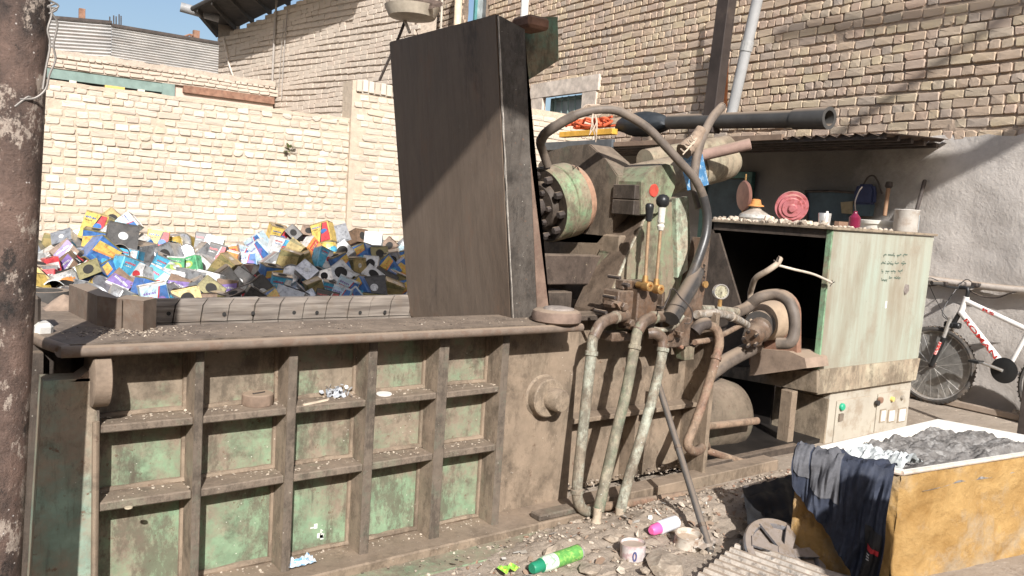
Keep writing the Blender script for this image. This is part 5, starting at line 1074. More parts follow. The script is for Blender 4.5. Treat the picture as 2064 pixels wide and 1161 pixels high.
prof = [(55, 505), (75, 500), (120, 482), (165, 478), (200, 440), (250, 438), (290, 492), (340, 478), (400, 482), (450, 485), (480, 510), (510, 492), (545, 458), (600, 462), (650, 455), (700, 472), (760, 478), (830, 492)]
def ptop(x):
    for (a, b_), (c, d) in zip(prof, prof[1:]):
        if a <= x <= c: return b_+(d-b_)*(x-a)/(c-a)
    return prof[-1][1] if x > 800 else prof[0][1]
rs = random.Random(77); cnt = {}
rowname = ['top', 'second', 'third', 'fourth', 'fifth', 'sixth', 'seventh', 'lowest']
ordn = lambda n: '%d%s' % (n, 'th' if 10 < n % 100 < 14 else {1: 'st', 2: 'nd', 3: 'rd'}.get(n % 10, 'th'))
NR = 6; tins = []
for r_ in range(NR):
    f = r_/(NR-1); Y = 8.28-f*2.4; x = 62+rs.uniform(0, 14)
    while x < 838:
        yt = ptop(x)+11; y = yt+(612-yt)*f**.95+rs.uniform(-5, 5)
        if r_ < NR-1 or x > 60: tins.append((x, y, Y+rs.uniform(-.1, .1), r_))
        x += rs.uniform(25, 36)*(1+.1*f)
nrow = {}
for (x, y, Y, r_) in tins:
    if not (0 <= r_ < NR): continue
    best = min(SPEC, key=lambda s: (s[0]-x)**2+(s[1]-y)**2); d2 = math.hypot(best[0]-x, best[1]-y)
    right = x > 440
    pi_ = best[2] if d2 < 24 else rs.choice((2, 8, 8, 9, 3, 5, 5, 7, 16, 17, 12, 8, 2) if right and y > 500 else (0, 2, 5, 5, 14, 16, 17, 8, 8, 12, 15, 9, 2))
    pr, desc = PROTO[pi_]
    o = place_copy(pr, None, KIDS); p = at(x, y, 'Y', Y)
    if rs.random() < .3 or pi_ in (3, 11, 17) and rs.random() < .85: rot = (Matrix.Rotation(rs.uniform(-.75, .2), 3, 'Z') @ Matrix.Rotation(math.radians(78+rs.uniform(-22, 22)), 3, 'X') @ Matrix.Rotation(rs.uniform(-.8, .8), 3, 'Z')).to_euler('XYZ')
    else: rot = (Matrix.Rotation(rs.uniform(-.95, .35), 3, 'Z') @ Matrix.Rotation(rs.uniform(-.30, .25), 3, 'X') @ Matrix.Rotation(rs.choice((-1, 1, 1, -1, .3))*rs.uniform(.1, .85), 3, 'Y')).to_euler('XYZ')
    o.rotation_mode = 'XYZ'; o.rotation_euler = rot; o.location = p; s = rs.uniform(1.0, 1.22)*(1.0 if Y > 7 else .93); o.scale = (s*rs.uniform(.85, 1.1), s*rs.uniform(.85, 1.1), s*rs.uniform(.8, 1.1))
    nrow[r_] = nrow.get(r_, 0)+1
    pose = 'lying with its end to the viewer' if abs(rot.x) > 1 else ('tipped to the right' if rot.y > .3 else 'tipped to the left' if rot.y < -.3 else 'standing nearly upright')
    props(o, '%s, %s from left in the %s row' % (desc, ordn(nrow[r_]), rowname[r_]), 'tin', 'discarded tins heaped against the yard wall')
# the body of the heap under them
b = B()
def heap(u, v):
    x = 30+840*u; Y = 8.55-v*3.2; f = min(1.15, max(0, (8.28-Y)/2.1)); yt = ptop(min(x, 835))+11; y = yt+(612-yt)*f**.95
    p = at(x, y, 'Y', Y); p.z -= .12; p += Vector((nz((u*30, v*9, 0), 1), 0, nz((u*26, v*12, 3), 1)))*.06; p.z = max(p.z, .0) if v < .95 else 0; return p
sheet(b, 110, 26, heap); obj('crushed_tin_heap', b, simple('crushed_tin_mix', (.16, .14, .12), .5, .2, .5, 18, .4, 0, (.05, .09, .16)), kind='stuff', label='dark mass of crushed tins under the loose tins of the heap', cat='scrap heap')
# tyre and scraps on the left deck
b = B(); c = at(88, 601, 'Y', 4.0); R_, r2 = .105, .035
prof_ = [(-.035, R_*.7), (-.035, R_*.95), (-.02, R_), (.02, R_), (.035, R_*.95), (.035, R_*.7), (-.035, R_*.7)]
lathe(b, c+Vector((0, 0, .0)), (0, 0, 1), prof_, 28); obj('rubber_ring', b, RUBBER, smooth=True, label='small black rubber tyre ring lying on the press deck by the column', cat='tyre')
b = B(); c = at(135, 622, 'Z', ZT); 
sheet(b, 12, 8, lambda u, v: c+Vector(((u-.5)*.16, (v-.5)*.12, .05*math.sin(u*3.14)*math.sin(v*3.14)*(1+.5*nz((u*4, v*4, 0), 1))))); obj('dirt_clod', b, simple('brown_clod', (.27, .2, .15), .95, 0, .3, 20, .6), smooth=True, label='low brown lump of dirt on the deck in front of the tyre ring', cat='dirt')
b = B(); c = at(156, 628, 'Z', ZT); box(b, c+Vector((0, 0, .018)), (.034, .03, .03), Euler((.1, .1, .3)).to_matrix(), .004); obj('small_block', b, simple('tan_block', (.5, .4, .3), .8), label='small tan block lying on the press deck', cat='block')
b = B(); c = at(85, 676, 'Z', ZT-.01); box(b, c+Vector((0, 0, .02)), (.055, .06, .05), Euler((.1, .05, .2)).to_matrix(), .012); obj('pale_stone', b, simple('whitish_stone', (.5, .48, .44), .8, 0, .2, 20, .3), label='whitish block at the deck corner by the column', cat='stone')
# rust disc on the deck right of the lid, with a flat lump on it
c = at(1134, 652, 'Z', ZT)+Vector((.0, .045, 0)); b = B(); lathe(b, c, (0, 0, 1), [(0, .10), (.008, .112), (.03, .114), (.05, .108), (.058, .095), (.058, 0)], 40, jit=.012); rd = obj('rusty_round_weight', b, simple('red_brown_disc', (.185, .13, .10), .85, 0, .3, 14, .4, .25), smooth=True, label='thick red brown round steel disc on the deck by the lid', cat='steel disc')
b = B(); lathe(b, c+Vector((.01, 0, .058)), (0, 0, 1), [(0, .07), (.008, .066), (.012, .04), (.012, 0)], 24, jit=.06); obj('grey_crust', b, simple('grey_crust', (.27, .23, .2), .9, 0, .3, 30, .5), rd, smooth=True)
# things on the shelves
zsh = .672
c = at(519, 815, 'Z', zsh); b = B(); lathe(b, c+Vector((0, .0, 0)), (0, 0, 1), [(0, .054), (.004, .057), (.04, .056), (.044, .052), (.044, 0)], 32, jit=.006); dk = obj('steel_puck', b, simple('brown_puck', (.21, .15, .11), .85, 0, .3, 20, .4, .3), smooth=True, label='brown round steel disc on the upper shelf of the second bay', cat='steel disc')
b = B(); box(b, c+Vector((.0, -.01, .046)), (.05, .007, .006), Euler((0, 0, .3)).to_matrix()); obj('slot', b, IRON, dk)
c = at(680, 800, 'Z', zsh); b = B(); rs = random.Random(9)
for i in range(46):
    q = c+Vector((rs.gauss(0, .03), rs.gauss(.005, .014), .006+abs(rs.gauss(0, .018)))); d = Vector((rs.uniform(-1, 1), rs.uniform(-1, .2), rs.uniform(-.4, 1))).normalized(); _, u, v = frame_of(d); s = rs.uniform(.008, .02)
    f = b.faces.new([b.verts.new(q+u*s*math.cos(a)*rs.uniform(.6, 1.1)+v*s*math.sin(a)*rs.uniform(.6, 1.1)) for a in (0, 1.3, 2.5, 3.9, 5.2)])
tb = b; obj('crumpled_foil', tb, simple('silver_foil', (.55, .57, .6), .4, .3, .3, 40, .2), label='crumpled silvery foil rag on the upper shelf of the third bay', cat='rag')
b = B(); p, q = at(612, 816, 'Z', zsh+.004), at(660, 806, 'Z', zsh+.006); box(b, (p+q)/2, ((q-p).length, .009, .006), (q-p).to_track_quat('X', 'Z').to_matrix()); obj('wooden_stick', b, simple('pale_stick', (.6, .5, .38), .8), label='flat pale stick beside the crumpled foil', cat='stick')
c = at(774, 796, 'Z', zsh); b = B(); lathe(b, c+Vector((0, .0, 0)), (0, 0, 1), [(0, .03), (.004, .032), (.008, .03), (.008, 0)], 24); obj('plastic_disc', b, WHITEP, smooth=True, label='small white plastic disc on the upper shelf of the fourth bay', cat='disc')
c = at(604, 1137, 'Z', .05); b = B()
sheet(b, 9, 6, lambda u, v: c+Vector(((u-.5)*.11, (v-.5)*.07, .012+.02*nz((u*5, v*5, 1), 1)))); obj('plastic_scrap', b, simple('white_blue_plastic', (.6, .66, .68), .4, 0, .3, 30, .2, 0, (.1, .3, .6)), label='crumpled whitish blue plastic scrap at the foot of the third bay', cat='plastic scrap')
c = at(185, 1025, 'Z', .415) if False else at(259, 1024, 'Z', .415); b = B(); lathe(b, c, (0, 0, 1), [(0, .012), (.003, .012), (.003, 0)], 16); obj('bottle_cap', b, simple('tan_cap', (.5, .42, .3), .7), label='tan bottle cap on the lower shelf of the first bay', cat='bottle cap')
# flakes, chips and dirt along shelves, deck and floor rail
b = B(); rs = random.Random(21)
def chip(p, s, flat=.35, mi=0):
    n_ = rs.randint(4, 5); a0 = rs.uniform(0, 6); up = Vector((rs.gauss(0, .3), rs.gauss(0, .3), 1)).normalized(); _, u, v = frame_of(up)
    top = [b.verts.new(p+up*s*flat+(u*math.cos(a0+6.283*k/n_)+v*math.sin(a0+6.283*k/n_))*s*rs.uniform(.5, 1)) for k in range(n_)]; bot = [b.verts.new(w_.co-up*s*flat*1.1) for w_ in top]
    b.faces.new(top).material_index = mi
    for k in range(n_): b.faces.new((top[k], bot[k], bot[(k+1) % n_], top[(k+1) % n_])).material_index = mi
for i in range(5):
    for z in (.672, .415, .045):
        for _ in range(42): chip(Vector((rs.uniform(ribs[i][1], ribs[i+1][0]), rs.uniform(YF+.03, YBK-.004), z+.001)), rs.choice((.002, .003, .004, .007)), mi=rs.choice((0, 0, 1)))
for _ in range(320): chip(Vector((rs.uniform(.45, XE), rs.triangular(2.79, YD, 2.9), ZT)), rs.choice((.0015, .002, .003, .005)), mi=rs.choice((0, 1, 2, 2)))
for _ in range(500): chip(Vector((rs.gauss(.62, .08), rs.gauss(2.95, .05), ZT)), rs.choice((.002, .004, .006)), mi=rs.choice((0, 1, 2, 2)))
for _ in range(260): chip(Vector((rs.uniform(.4, 3.4), rs.uniform(2.62, 2.78), .015)), rs.choice((.003, .005, .008)), mi=rs.choice((0, 1, 2)))
for _ in range(160): chip(Vector((rs.uniform(XP1, XR-.04), rs.uniform(2.95, 3.04), .06 if rs.random() < .6 else z)), rs.choice((.003, .005, .01)), mi=rs.choice((0, 1, 2)))
obj('dirt_and_chips', b, [STONE2, STONE, IRON], kind='stuff', label='loose chips and dirt lying along the shelves and deck of the press', cat='debris', recalc=False)
# ================================================================== FOREGROUND GROUND CLUTTER
b = B(); rs = random.Random(31)
def bank(x, y):
    u = (x-1.9)/2.4; v = (y-2.25)/.5
    if not (0 < u < 1 and 0 < v < 1): return -1
    return .0+.055*math.exp(-((v-.62)/.3)**2)*(0.6+.5*nz((u*9, v*4, 2), 1))*min(1, 6*u)*min(1, 6*(1-u))+.012*nz((u*40, v*12, 5), 1)+.008*nz((u*90, v*30, 5), 1)
def gtop_(x, y): return max(gz(x, y), bank(x, y))
def G(x, y, z=0): return at(x, y, 'Z', z)
for _ in range(2300):
    x = rs.uniform(1.55, 4.6); y = rs.uniform(1.6, 2.72); 
    if rs.random() < .35: y = rs.uniform(2.5, 2.8)
    s = rs.choice((.003, .004, .006, .008, .012)); rock(b, (x, y, gtop_(x, y)+s*.3), s, rs.choice((0, 0, 0, 1, 2)), .7, 1)
for _ in range(500):
    x = rs.uniform(1.2, 7.4); y = rs.uniform(1.2, 4.6)
    if 2.6 < y and x < 6.2: continue
    s = rs.choice((.004, .008, .014)); rock(b, (x, y, gz(x, y)), s, rs.choice((0, 1)), .6, 1)
obj('gravel', b, [STONE, STONE2, RUSTD], kind='stuff', label='loose gravel and crumbled rubble on the yard floor', cat='gravel', recalc=False)
b = B(); rs = random.Random(41)
for _ in range(420):
    x = rs.uniform(1.7, 4.4); y = rs.triangular(1.9, 2.72, 2.5); s = rs.choice((.006, .01, .016, .026)); up = Vector((rs.gauss(0, .5), rs.gauss(0, .5), 1)).normalized(); _, u_, v_ = frame_of(up); c = Vector((x, y, gtop_(x, y)+.006+s*.3)); n_ = rs.randint(3, 6); a0 = rs.uniform(0, 6); e_ = rs.uniform(.25, 1)
    f = b.faces.new([b.verts.new(c+(u_*math.cos(a0+6.283*k/n_)*e_+v_*math.sin(a0+6.283*k/n_))*s*rs.uniform(.6, 1.1)) for k in range(n_)]); f.material_index = rs.choice((0, 1, 1, 2, 3))
obj('flat_litter', b, [STONE2, RUSTD, IRON, simple('faded_paper', (.5, .47, .42), .8)], kind='stuff', label='small flat scraps of rust, paper and plastic on the dirt', cat='litter', recalc=False)
# humps of mud round the pipe feet
b = B()
sheet(b, 160, 40, lambda u, v: Vector((1.9+u*2.4, 2.25+v*.5, bank(1.9+u*2.4, 2.25+v*.5) if 0 < u < 1 and 0 < v < 1 else -.04)))
obj('mud_bank', b, GROUND, kind='structure', smooth=True)
b = B(); rs = random.Random(52)
for _ in range(38):
    x = rs.uniform(2.2, 4.1); y = rs.uniform(1.95, 2.7); s = rs.uniform(.015, .04); rock(b, (x, y, gtop_(x, y)+s*.15), s, rs.choice((0, 0, 1)), .6, 2)
obj('rubble', b, [STONE, RUSTD], kind='stuff', label='broken lumps of mortar and slag scattered before the press', cat='rubble', recalc=False)
for i, (x, y, s, lb) in enumerate(((1345, 1140, .10, 'flat grey brown stone slab between the two round cans'), (1385, 1035, .055, 'pale rough stone behind the pink capped can'), (1115, 1112, .07, 'flat stone behind the green spray can'), (1190, 1148, .06, 'low flat stone right of the green spray can'), (1300, 1150, .03, 'small broken bone coloured stone at the bottom edge'), (1020, 1042, .03, 'pinkish stone chip at the foot of the plain panel'), (1235, 1075, .05, 'tan lump of mortar by the pipe feet'), (1500, 1075, .03, 'small stone beside the leaning rod'))):
    b = B(); rock(b, G(x, y, .02), s, 0, .45, 2); obj('stone', b, STONE, label=lb, cat='stone')
def can_lying(name, p, q, r, prof, mats, mis, label, cat):
    b = B(); d = (q-p); L = d.length; lathe(b, p, d, [(a*L, c*r) for a, c in prof], 24, mis=mis); return obj(name, b, mats, smooth=True, label=label, cat=cat)
p, q = G(1072, 1146, .035), G(1168, 1112, .035)
can_lying('spray_can', p, q, .032, [(0, .6), (.02, .72), (.18, .75), (.185, .9), (.26, 1), (.45, 1), (.5, 1), (.96, 1), (.98, 1.04), (1, .95), (.99, .8), (.985, 0)], [simple('dark_green_cap', (.02, .22, .12), .4, 0, .1), simple('white_green_print', (.62, .68, .58), .35, 0, .1, 30, 0, 0, (.2, .5, .2)), simple('leaf_green_print', (.12, .34, .08), .35, 0, .3, 30, 0, 0, (.3, .5, .12)), CHROME], [0, 0, 0, 1, 1, 2, 2, 3, 3, 3, 3], 'green and white spray can with dark green cap, lying before the press', 'spray can')
p, q = G(1312, 1070, .045), G(1362, 1052, .05)
can_lying('spray_can', p, q, .031, [(0, .5), (.05, .75), (.3, .85), (.33, .7), (.36, 1), (.95, 1), (1, .95), (.99, 0)], [simple('pink_cap', (.75, .13, .35), .4, 0, .08), simple('white_can_print', (.68, .68, .70), .35, 0, .08)], [0, 0, 0, 1, 1, 1, 1], 'white can with a bright pink cap lying on the rubble', 'spray can')
b = B(); p = G(1275, 1125, .0); lathe(b, p, (0, .05, 1), [(0, .05), (.005, .054), (.06, .054), (.068, .057), (.07, .052), (.06, .049), (.058, 0)], 28, jit=.01); cc = obj('round_can', b, simple('dirty_white_can', (.58, .52, .5), .6, 0, .2, 16, .2, .3, (.5, .35, .35)), smooth=True, label='round dirty white can with handwriting, standing on the dirt', cat='can')
b = B()
for k in range(16):
    a = k*.42; q = p+Vector((-.055*math.cos(.9+.12*math.cos(a)), -.056*math.sin(.9+.12*math.cos(a)), .03+.018*math.sin(a))); box(b, q, (.004, .004, .006))
obj('handwriting', b, simple('blue_ink', (.1, .12, .25), .6), cc)
b = B(); p = G(1385, 1100, .0); lathe(b, p, (-.05, -.12, 1), [(0, .055), (.005, .06), (.05, .06), (.058, .063), (.06, .056), (.035, .05), (.03, 0)], 28, jit=.01); obj('round_can', b, simple('rimmed_can', (.5, .45, .38), .6, 0, .25, 18, .2, .4, (.3, .2, .14)), smooth=True, label='open round can with a crusted grey inside, right of the stone slab', cat='can')
b = B(); p = G(1418, 1100, .01)
sheet(b, 8, 6, lambda u, v: p+Vector(((u-.5)*.16, (v-.5)*.1, .02+.02*nz((u*4, v*4, 7), 1)))); obj('tin_scrap', b, C['white'], label='bent white tin scrap beside the leaning rod foot', cat='scrap')
b = B(); p = G(1025, 1152, .02)
sheet(b, 6, 4, lambda u, v: p+Vector(((u-.5)*.08, (v-.5)*.05, .015+.02*nz((u*4, v*4, 9), 1)))); obj('wrapper', b, simple('lime_wrapper', (.25, .6, .08), .4, 0, .2, 30, .1, 0, (.8, .7, .1)), label='lime green and yellow wrapper left of the green spray can', cat='wrapper')
# leaning rod
b = B(); p, q = at(1326, 772, 'Y', 2.93), G(1432, 1112, .0); tube(b, [p, (p+q)/2, q], .0165, 12, 2); rod = obj('leaning_rod', b, simple('dark_grey_rod', (.13, .125, .12), .45, .3, .25, 14, .15, .2), smooth=True, label='long dark grey steel rod leaning against the press', cat='rod')
for t in (.42, .86): b = B(); m_ = p+(q-p)*t; cyl(b, m_, m_+(q-p).normalized()*.02, .0185, 12); obj('rod_collar', b, IRON, rod)
# ribbed grating plate at the bottom
a0, a1, a2 = G(1494, 1092, .05), G(1376, 1185, .05), G(1716, 1170, .05)
gr = root('slatted_plate', tuple(a0), 'dusty grey ribbed metal plate lying on the ground at the bottom right', 'metal plate')
e1 = (a2-a0); e2 = (a1-a0); n = 11
slm = simple('dusty_slat', (.47, .42, .36), .8, .1, .3, 16, .4, .6, (.2, .18, .16))
for i in range(n):
    o_ = a0+e2*(i/n); b = B(); wv_ = e2/n*.55; prism(b, [o_, o_+wv_, o_+wv_*.75+Vector((0, 0, .014)), o_+wv_*.25+Vector((0, 0, .014))], e1*1.25); obj('slat', b, slm, gr)
b = B(); prism(b, [a0+e1*-.01, a0+e2, a0+e2+e1*1.25, a0+e1*1.25], (0, 0, -.012)); obj('backing_plate', b, simple('dark_backing', (.11, .095, .08), .8, .1, .3, 20, .3, .3), gr)
# wheel cover
c = G(1584, 1118, .045); axw = Vector((-.12, -.55, .85)).normalized()
wc = root('wheel_cover', tuple(c-Vector((0, 0, .07))), 'grey spoked plastic wheel cover lying behind the ribbed plate', 'wheel cover')
wm = simple('grey_silver_plastic', (.20, .20, .215), .45, .2, .3, 20, .1, .4, (.06, .055, .05))
b = B(); lathe(b, c, axw, [(-.03, .185), (-.01, .19), (.0, .185), (.004, .155), (-.004, .15), (-.02, .15)], 48); obj('rim_ring', b, wm, wc, smooth=True)
_, u, v = frame_of(axw)
for k in range(7):
    a = 2*math.pi*k/7+.35; d = u*math.cos(a)+v*math.sin(a); t_ = axw.cross(d); b = B()
    prism(b, [c+d*.03+t_*.018, c+d*.16+t_*.026, c+d*.16-t_*.026, c+d*.03-t_*.018], axw*.012); obj('spoke', b, wm, wc)
b = B(); lathe(b, c, axw, [(-.01, .045), (.016, .042), (.02, .03), (.02, 0)], 24); obj('hub', b, wm, wc, smooth=True)
b = B(); lathe(b, c-axw*.06, axw, [(0, .0), (0, .17), (.02, .175), (.025, .0)], 32); obj('dark_disc', b, RUBBER, wc)
b = B(); q4 = [at(1496, 990, 'Z', .15), at(1606, 962, 'Z', .17), at(1620, 1062, 'Z', .05), at(1508, 1078, 'Z', .03)]
sheet(b, 24, 20, lambda u, v: (q4[0].lerp(q4[1], u)).lerp(q4[3].lerp(q4[2], u), v)+Vector((0, 0, .022*nz((u*5, v*4, 1), 1)+.008*nz((u*14, v*12, 1), 1)+.02)))
obj('painted_shadow_sheet', b, simple('shadow_black', (.010, .010, .011), .6, 0, .4, 8, .4), smooth=True, label='black sheet standing in for the shadow between press sill and tub', cat='sheet')  # near-black sheet paints in the ground shadow between sill and tub
# ================================================================== FOAM TUB WITH PLASTIC FILM
HZ = .46
N_, Lf, Rr = at(1816, 957, 'Z', HZ), at(1610, 914, 'Z', HZ), at(2064, 918, 'Z', HZ)
d1 = (Rr-N_).normalized(); LL = (Lf-N_).length; d2 = (Lf-N_).normalized(); W1 = 1.35
tub = root('foam_insulated_tub', tuple(N_+d1*.6+d2*.2-Vector((0, 0, HZ))), 'white lined tub with torn yellow brown foam outside, full of grey plastic film', 'tub')
FR_ = Lf+d1*.95*0; farc = at(1872, 853, 'Z', HZ)
d3 = (farc-Lf).normalized(); W2 = 1.3
NR_, FR2 = N_+d1*W1, Lf+d3*W2
def foam():
    k = NB('aged_foam'); a = k.noise(5, 9, .7, dist=.4); c_ = k.mix(k.ramp(a, .35, .65), (.29, .165, .055), (.46, .295, .12)); c_ = k.mix(k.ramp(k.noise(3, 8, .7, off=(3, 3, 3)), .5, .66, 0, .8), c_, (.36, .30, .22)); c_ = k.mix(k.ramp(k.noise(9, 8, .8, off=(6, 1, 3)), .6, .72, 0, .7), c_, (.13, .065, .025))
    k.bump(k.math('ADD', a, k.math('MULTIPLY', k.noise(28, 8, .75), .6)), .9, .02); return k.out(c_, .95, 0, .1)
FOAM = foam()
def foamface(A, Bp, nrm, name, seed, amp=.014, n1=60, n2=26):
    b = B()
    def f(u, v):
        p = A.lerp(Bp, u); z = -.03+(HZ+.03)*v; e = 1 if 0 < v < 1 else .3
        q = Vector((p.x, p.y, z))+nrm*(amp*(nz((u*6*(Bp-A).length, v*3, seed), 1.3)+.6*nz((u*12, v*6, seed), 2))*e+.012*(1-v)-.004)
        return q
    sheet(b, n1, n2, f); return obj(name, b, FOAM, tub, smooth=True)
no1 = Vector((d1.y, -d1.x, 0)).normalized(); no2 = Vector((d2.y, -d2.x, 0)).normalized()
if no1.dot(Vector((0, -1, 0))) < 0: no1 = -no1
if no2.dot(Vector((-1, 0, 0))) < 0: no2 = -no2
foamface(N_, NR_, no1, 'foam_side', 1); foamface(N_, Lf, no2, 'foam_side', 2)
foamface(Lf, FR2, -no1, 'foam_side', 3); foamface(NR_, FR2, -no2, 'foam_side', 4)
th_ = .03
ins = lambda p, s: p+((N_+NR_+Lf+FR2)/4-p).normalized()*s
b = B(); ring_o = [N_, NR_, FR2, Lf]; 
def up_(p, dz): return p+Vector((0, 0, dz))
O1 = [b.verts.new(up_(p, .0)) for p in ring_o]; O2 = [b.verts.new(up_(p, .012)) for p in ring_o]; I2 = [b.verts.new(up_(ins(p, .05), .012)) for p in ring_o]; I1 = [b.verts.new(up_(ins(p, .065), -.20)) for p in ring_o]
for i in range(4):
    j = (i+1) % 4
    b.faces.new((O1[i], O1[j], O2[j], O2[i])); b.faces.new((O2[i], O2[j], I2[j], I2[i])); b.faces.new((I2[i], I2[j], I1[j], I1[i]))
b.faces.new(I1); obj('liner', b, WHITEL, tub)
b = B(); tube(b, [up_(N_, .008)+no2*.004, up_(N_.lerp(Lf, .5), .01)+no2*.004, up_(Lf, .008)+no2*.004], .010, 8, 6); tube(b, [up_(N_, .008)+no1*.004, up_(NR_, .008)+no1*.004], .010, 8, 1); obj('rim_lip', b, simple('dirty_rim', (.55, .46, .38), .7, 0, .25, 18, .2), tub, smooth=True)
# grey plastic film
filmm = simple('grey_plastic_film', (.14, .13, .12), .5, 0, .4, 12, .9, 0, (.26, .25, .235), .4)
b = B()
def film(u, v):
    a = N_.lerp(Lf, v); c_ = NR_.lerp(FR2, v); p = a.lerp(c_, .12+.86*u); q = Vector((u*7, v*4, 0))
    edge = min(1, 7*min(u+.02, 1-u, v+.02, 1-v)); w_ = (nz(q, .8, 1)+.4)*.9+.45*abs(nz(q+Vector((0, q.x*.6, 0)), 1.6, 2))+.30*abs(nz(Vector((q.x*1.0, q.y*2.6, 0)), 1.8, 3))+.16*abs(nz(q, 6, 5))+.10*abs(nz(Vector((q.x, q.y*2, 3)), 12, 5))
    sag = min(1, u*3.2)
    return Vector((p.x, p.y, HZ-.09+.062*w_*edge*(.5+.5*sag)+.055*edge*sag))+Vector((nz(q, 3, 8), nz(q, 3, 9), 0))*.012*edge
sheet(b, 240, 90, film); obj('plastic_film', b, filmm, smooth=True, label='crumpled grey plastic film heaped inside the foam tub', cat='plastic film')
b = B()
def clear(u, v):
    p = N_.lerp(Lf, .25+.6*v)+d1*(.17+.16*u); q = Vector((u*2.2, v*3, 4)); return Vector((p.x, p.y, HZ-.06+.07*math.sin(u*2.6)+.06*abs(nz(q, 1.6, 3))+.022*abs(nz(q, 4, 3))))
sheet(b, 26, 40, clear); obj('clear_bag', b, simple('pale_clear_plastic', (.42, .44, .43), .25, 0, .2, 30, .4, 0, (.3, .32, .32), .6), smooth=True, label='shiny pale plastic bag at the left end of the grey film', cat='plastic bag')
# jacket over the near left rim
jk = root('jacket', tuple(N_.lerp(Lf, .5)+no2*.05-Vector((0, 0, HZ-.05))), 'dark navy and grey jacket draped over the near corner of the tub', 'jacket')
JL = lambda u: .13+.42*u**.9+.03*nz((u*7, 0, 0), 1)
def jfold(u, s):
    g = nz((u*4.5+s*5.2, s*1.6, 0), 1)+.55*nz((u*12+s*9, s*3.4, 3), 1)+.25*nz((u*30+s*6, s*7, 5), 1); return .050*g
def jsurf(u, v, push=0.0):
    uu = -.04+u*.98; p = Lf.lerp(N_, uu)
    s = v*(JL(u)+.12)-.10; fo = jfold(u, s)
    if s < 0: q = p-no2*(-s)*.9+Vector((0, 0, .022-.25*max(0, -s-.05)+abs(fo)*.6+push))
    else:
        sw = .055*min(1, s/.05); q = p+no2*(.018+sw*.45+fo*min(1, s/.08)+push+.10*s)+Vector((0, 0, .022+abs(fo)*.4*max(0, 1-s/.08)-s))+(N_-Lf).normalized()*(.10*s*(1-u)+.015*nz((u*3, s*5, 1), 1))
    return q
navy = simple('navy_cloth', (.030, .036, .055), .7, 0, .3, 30, .35, 0); gcl = simple('grey_cloth', (.10, .10, .108), .85, 0, .25, 40, .4, 0)
b = B(); vs = sheet(b, 90, 60, lambda u, v: jsurf(u, v)); o_ = obj('cloth', b, navy, jk, smooth=True)
b = B(); sheet(b, 30, 40, lambda u, v: jsurf(.20+.30*u+.10*(1-v)*0-.0*v, .12+.62*v*(1-.25*u), .006)+Vector((0, 0, .0))); obj('grey_panel', b, gcl, jk, smooth=True)
b = B(); sheet(b, 14, 24, lambda u, v: jsurf(.02+.16*u, .1+.55*v, .007)); obj('grey_sleeve', b, gcl, jk, smooth=True)
b = B(); sheet(b, 14, 30, lambda u, v: jsurf(.80+.17*u, .55+.38*v, .006)); pk = obj('pocket_panel', b, simple('charcoal_cloth', (.035, .034, .034), .85, 0, .2, 40, .3), jk, smooth=True)
b = B(); sheet(b, 8, 3, lambda u, v: jsurf(.83+.12*u, .665+.035*v, .012)); obj('red_tag', b, simple('red_tag', (.45, .03, .04), .5, 0, .1), jk)
b = B()
for i in range(3): sheet(b, 3, 2, lambda u, v, i=i: jsurf(.835+.03*u+.0*i, .715+.018*i+.01*v, .013))
obj('tag_lettering', b, simple('pale_print', (.4, .4, .4), .5), jk)
# ================================================================== THINGS ON THE CABINET
zt = ZC+.001
def CT(x, Y): p = at(x, 450, 'Y', Y); return Vector((p.x, Y, zt))
def top_(x, dx): p = at(x, 450, 'X', XC+dx); return Vector((p.x, p.y, zt))
def onplane(x, y, Y): return at(x, y, 'Y', Y)
b = B(); rs = random.Random(14)
for _ in range(190):
    x = rs.uniform(1440, 1800); p = CT(x, rs.uniform(3.0, 3.25)) if x > 1690 else top_(x, rs.uniform(.0, .12))
    s = rs.choice((.008, .012, .018)) if rs.random() < .8 else .028
    if x > 1660: s *= .6
    rock(b, (p.x, p.y, zt+s*.3), s, rs.choice((0, 0, 1)), .75, 1)
for _ in range(80): s = rs.choice((.008, .014, .024, .036)); rock(b, (XC+rs.uniform(0, .12), rs.uniform(3.05, 3.95), zt+s*.3), s, rs.choice((0, 1)), .75, 1)
obj('rubble_on_cabinet', b, [STONE2, STONE], kind='stuff', label='crumbs of mortar and rubble spread on the cabinet top', cat='rubble', recalc=False)
# oil pot with rusty cap
p = top_(1520, .13)
b = B(); lathe(b, p, (0, 0, 1), [(0, .10), (.03, .115), (.055, .105), (.085, .05), (.10, .035), (.12, .035)], 28, jit=.02); op = obj('oil_pot', b, simple('crusted_silver', (.42, .40, .36), .5, .2, .4, 26, .4, .2), smooth=True, label='squat crusted silver pot with a rusty orange cap on the cabinet', cat='pot')
b = B(); lathe(b, p+Vector((0, 0, .12)), (0, 0, 1), [(-.008, .06), (.0, .058), (.008, .04), (.04, .032), (.046, .02), (.046, 0)], 20); obj('rusty_cap', b, simple('orange_rust', (.50, .22, .07), .8, 0, .3, 20, .3), op, smooth=True)
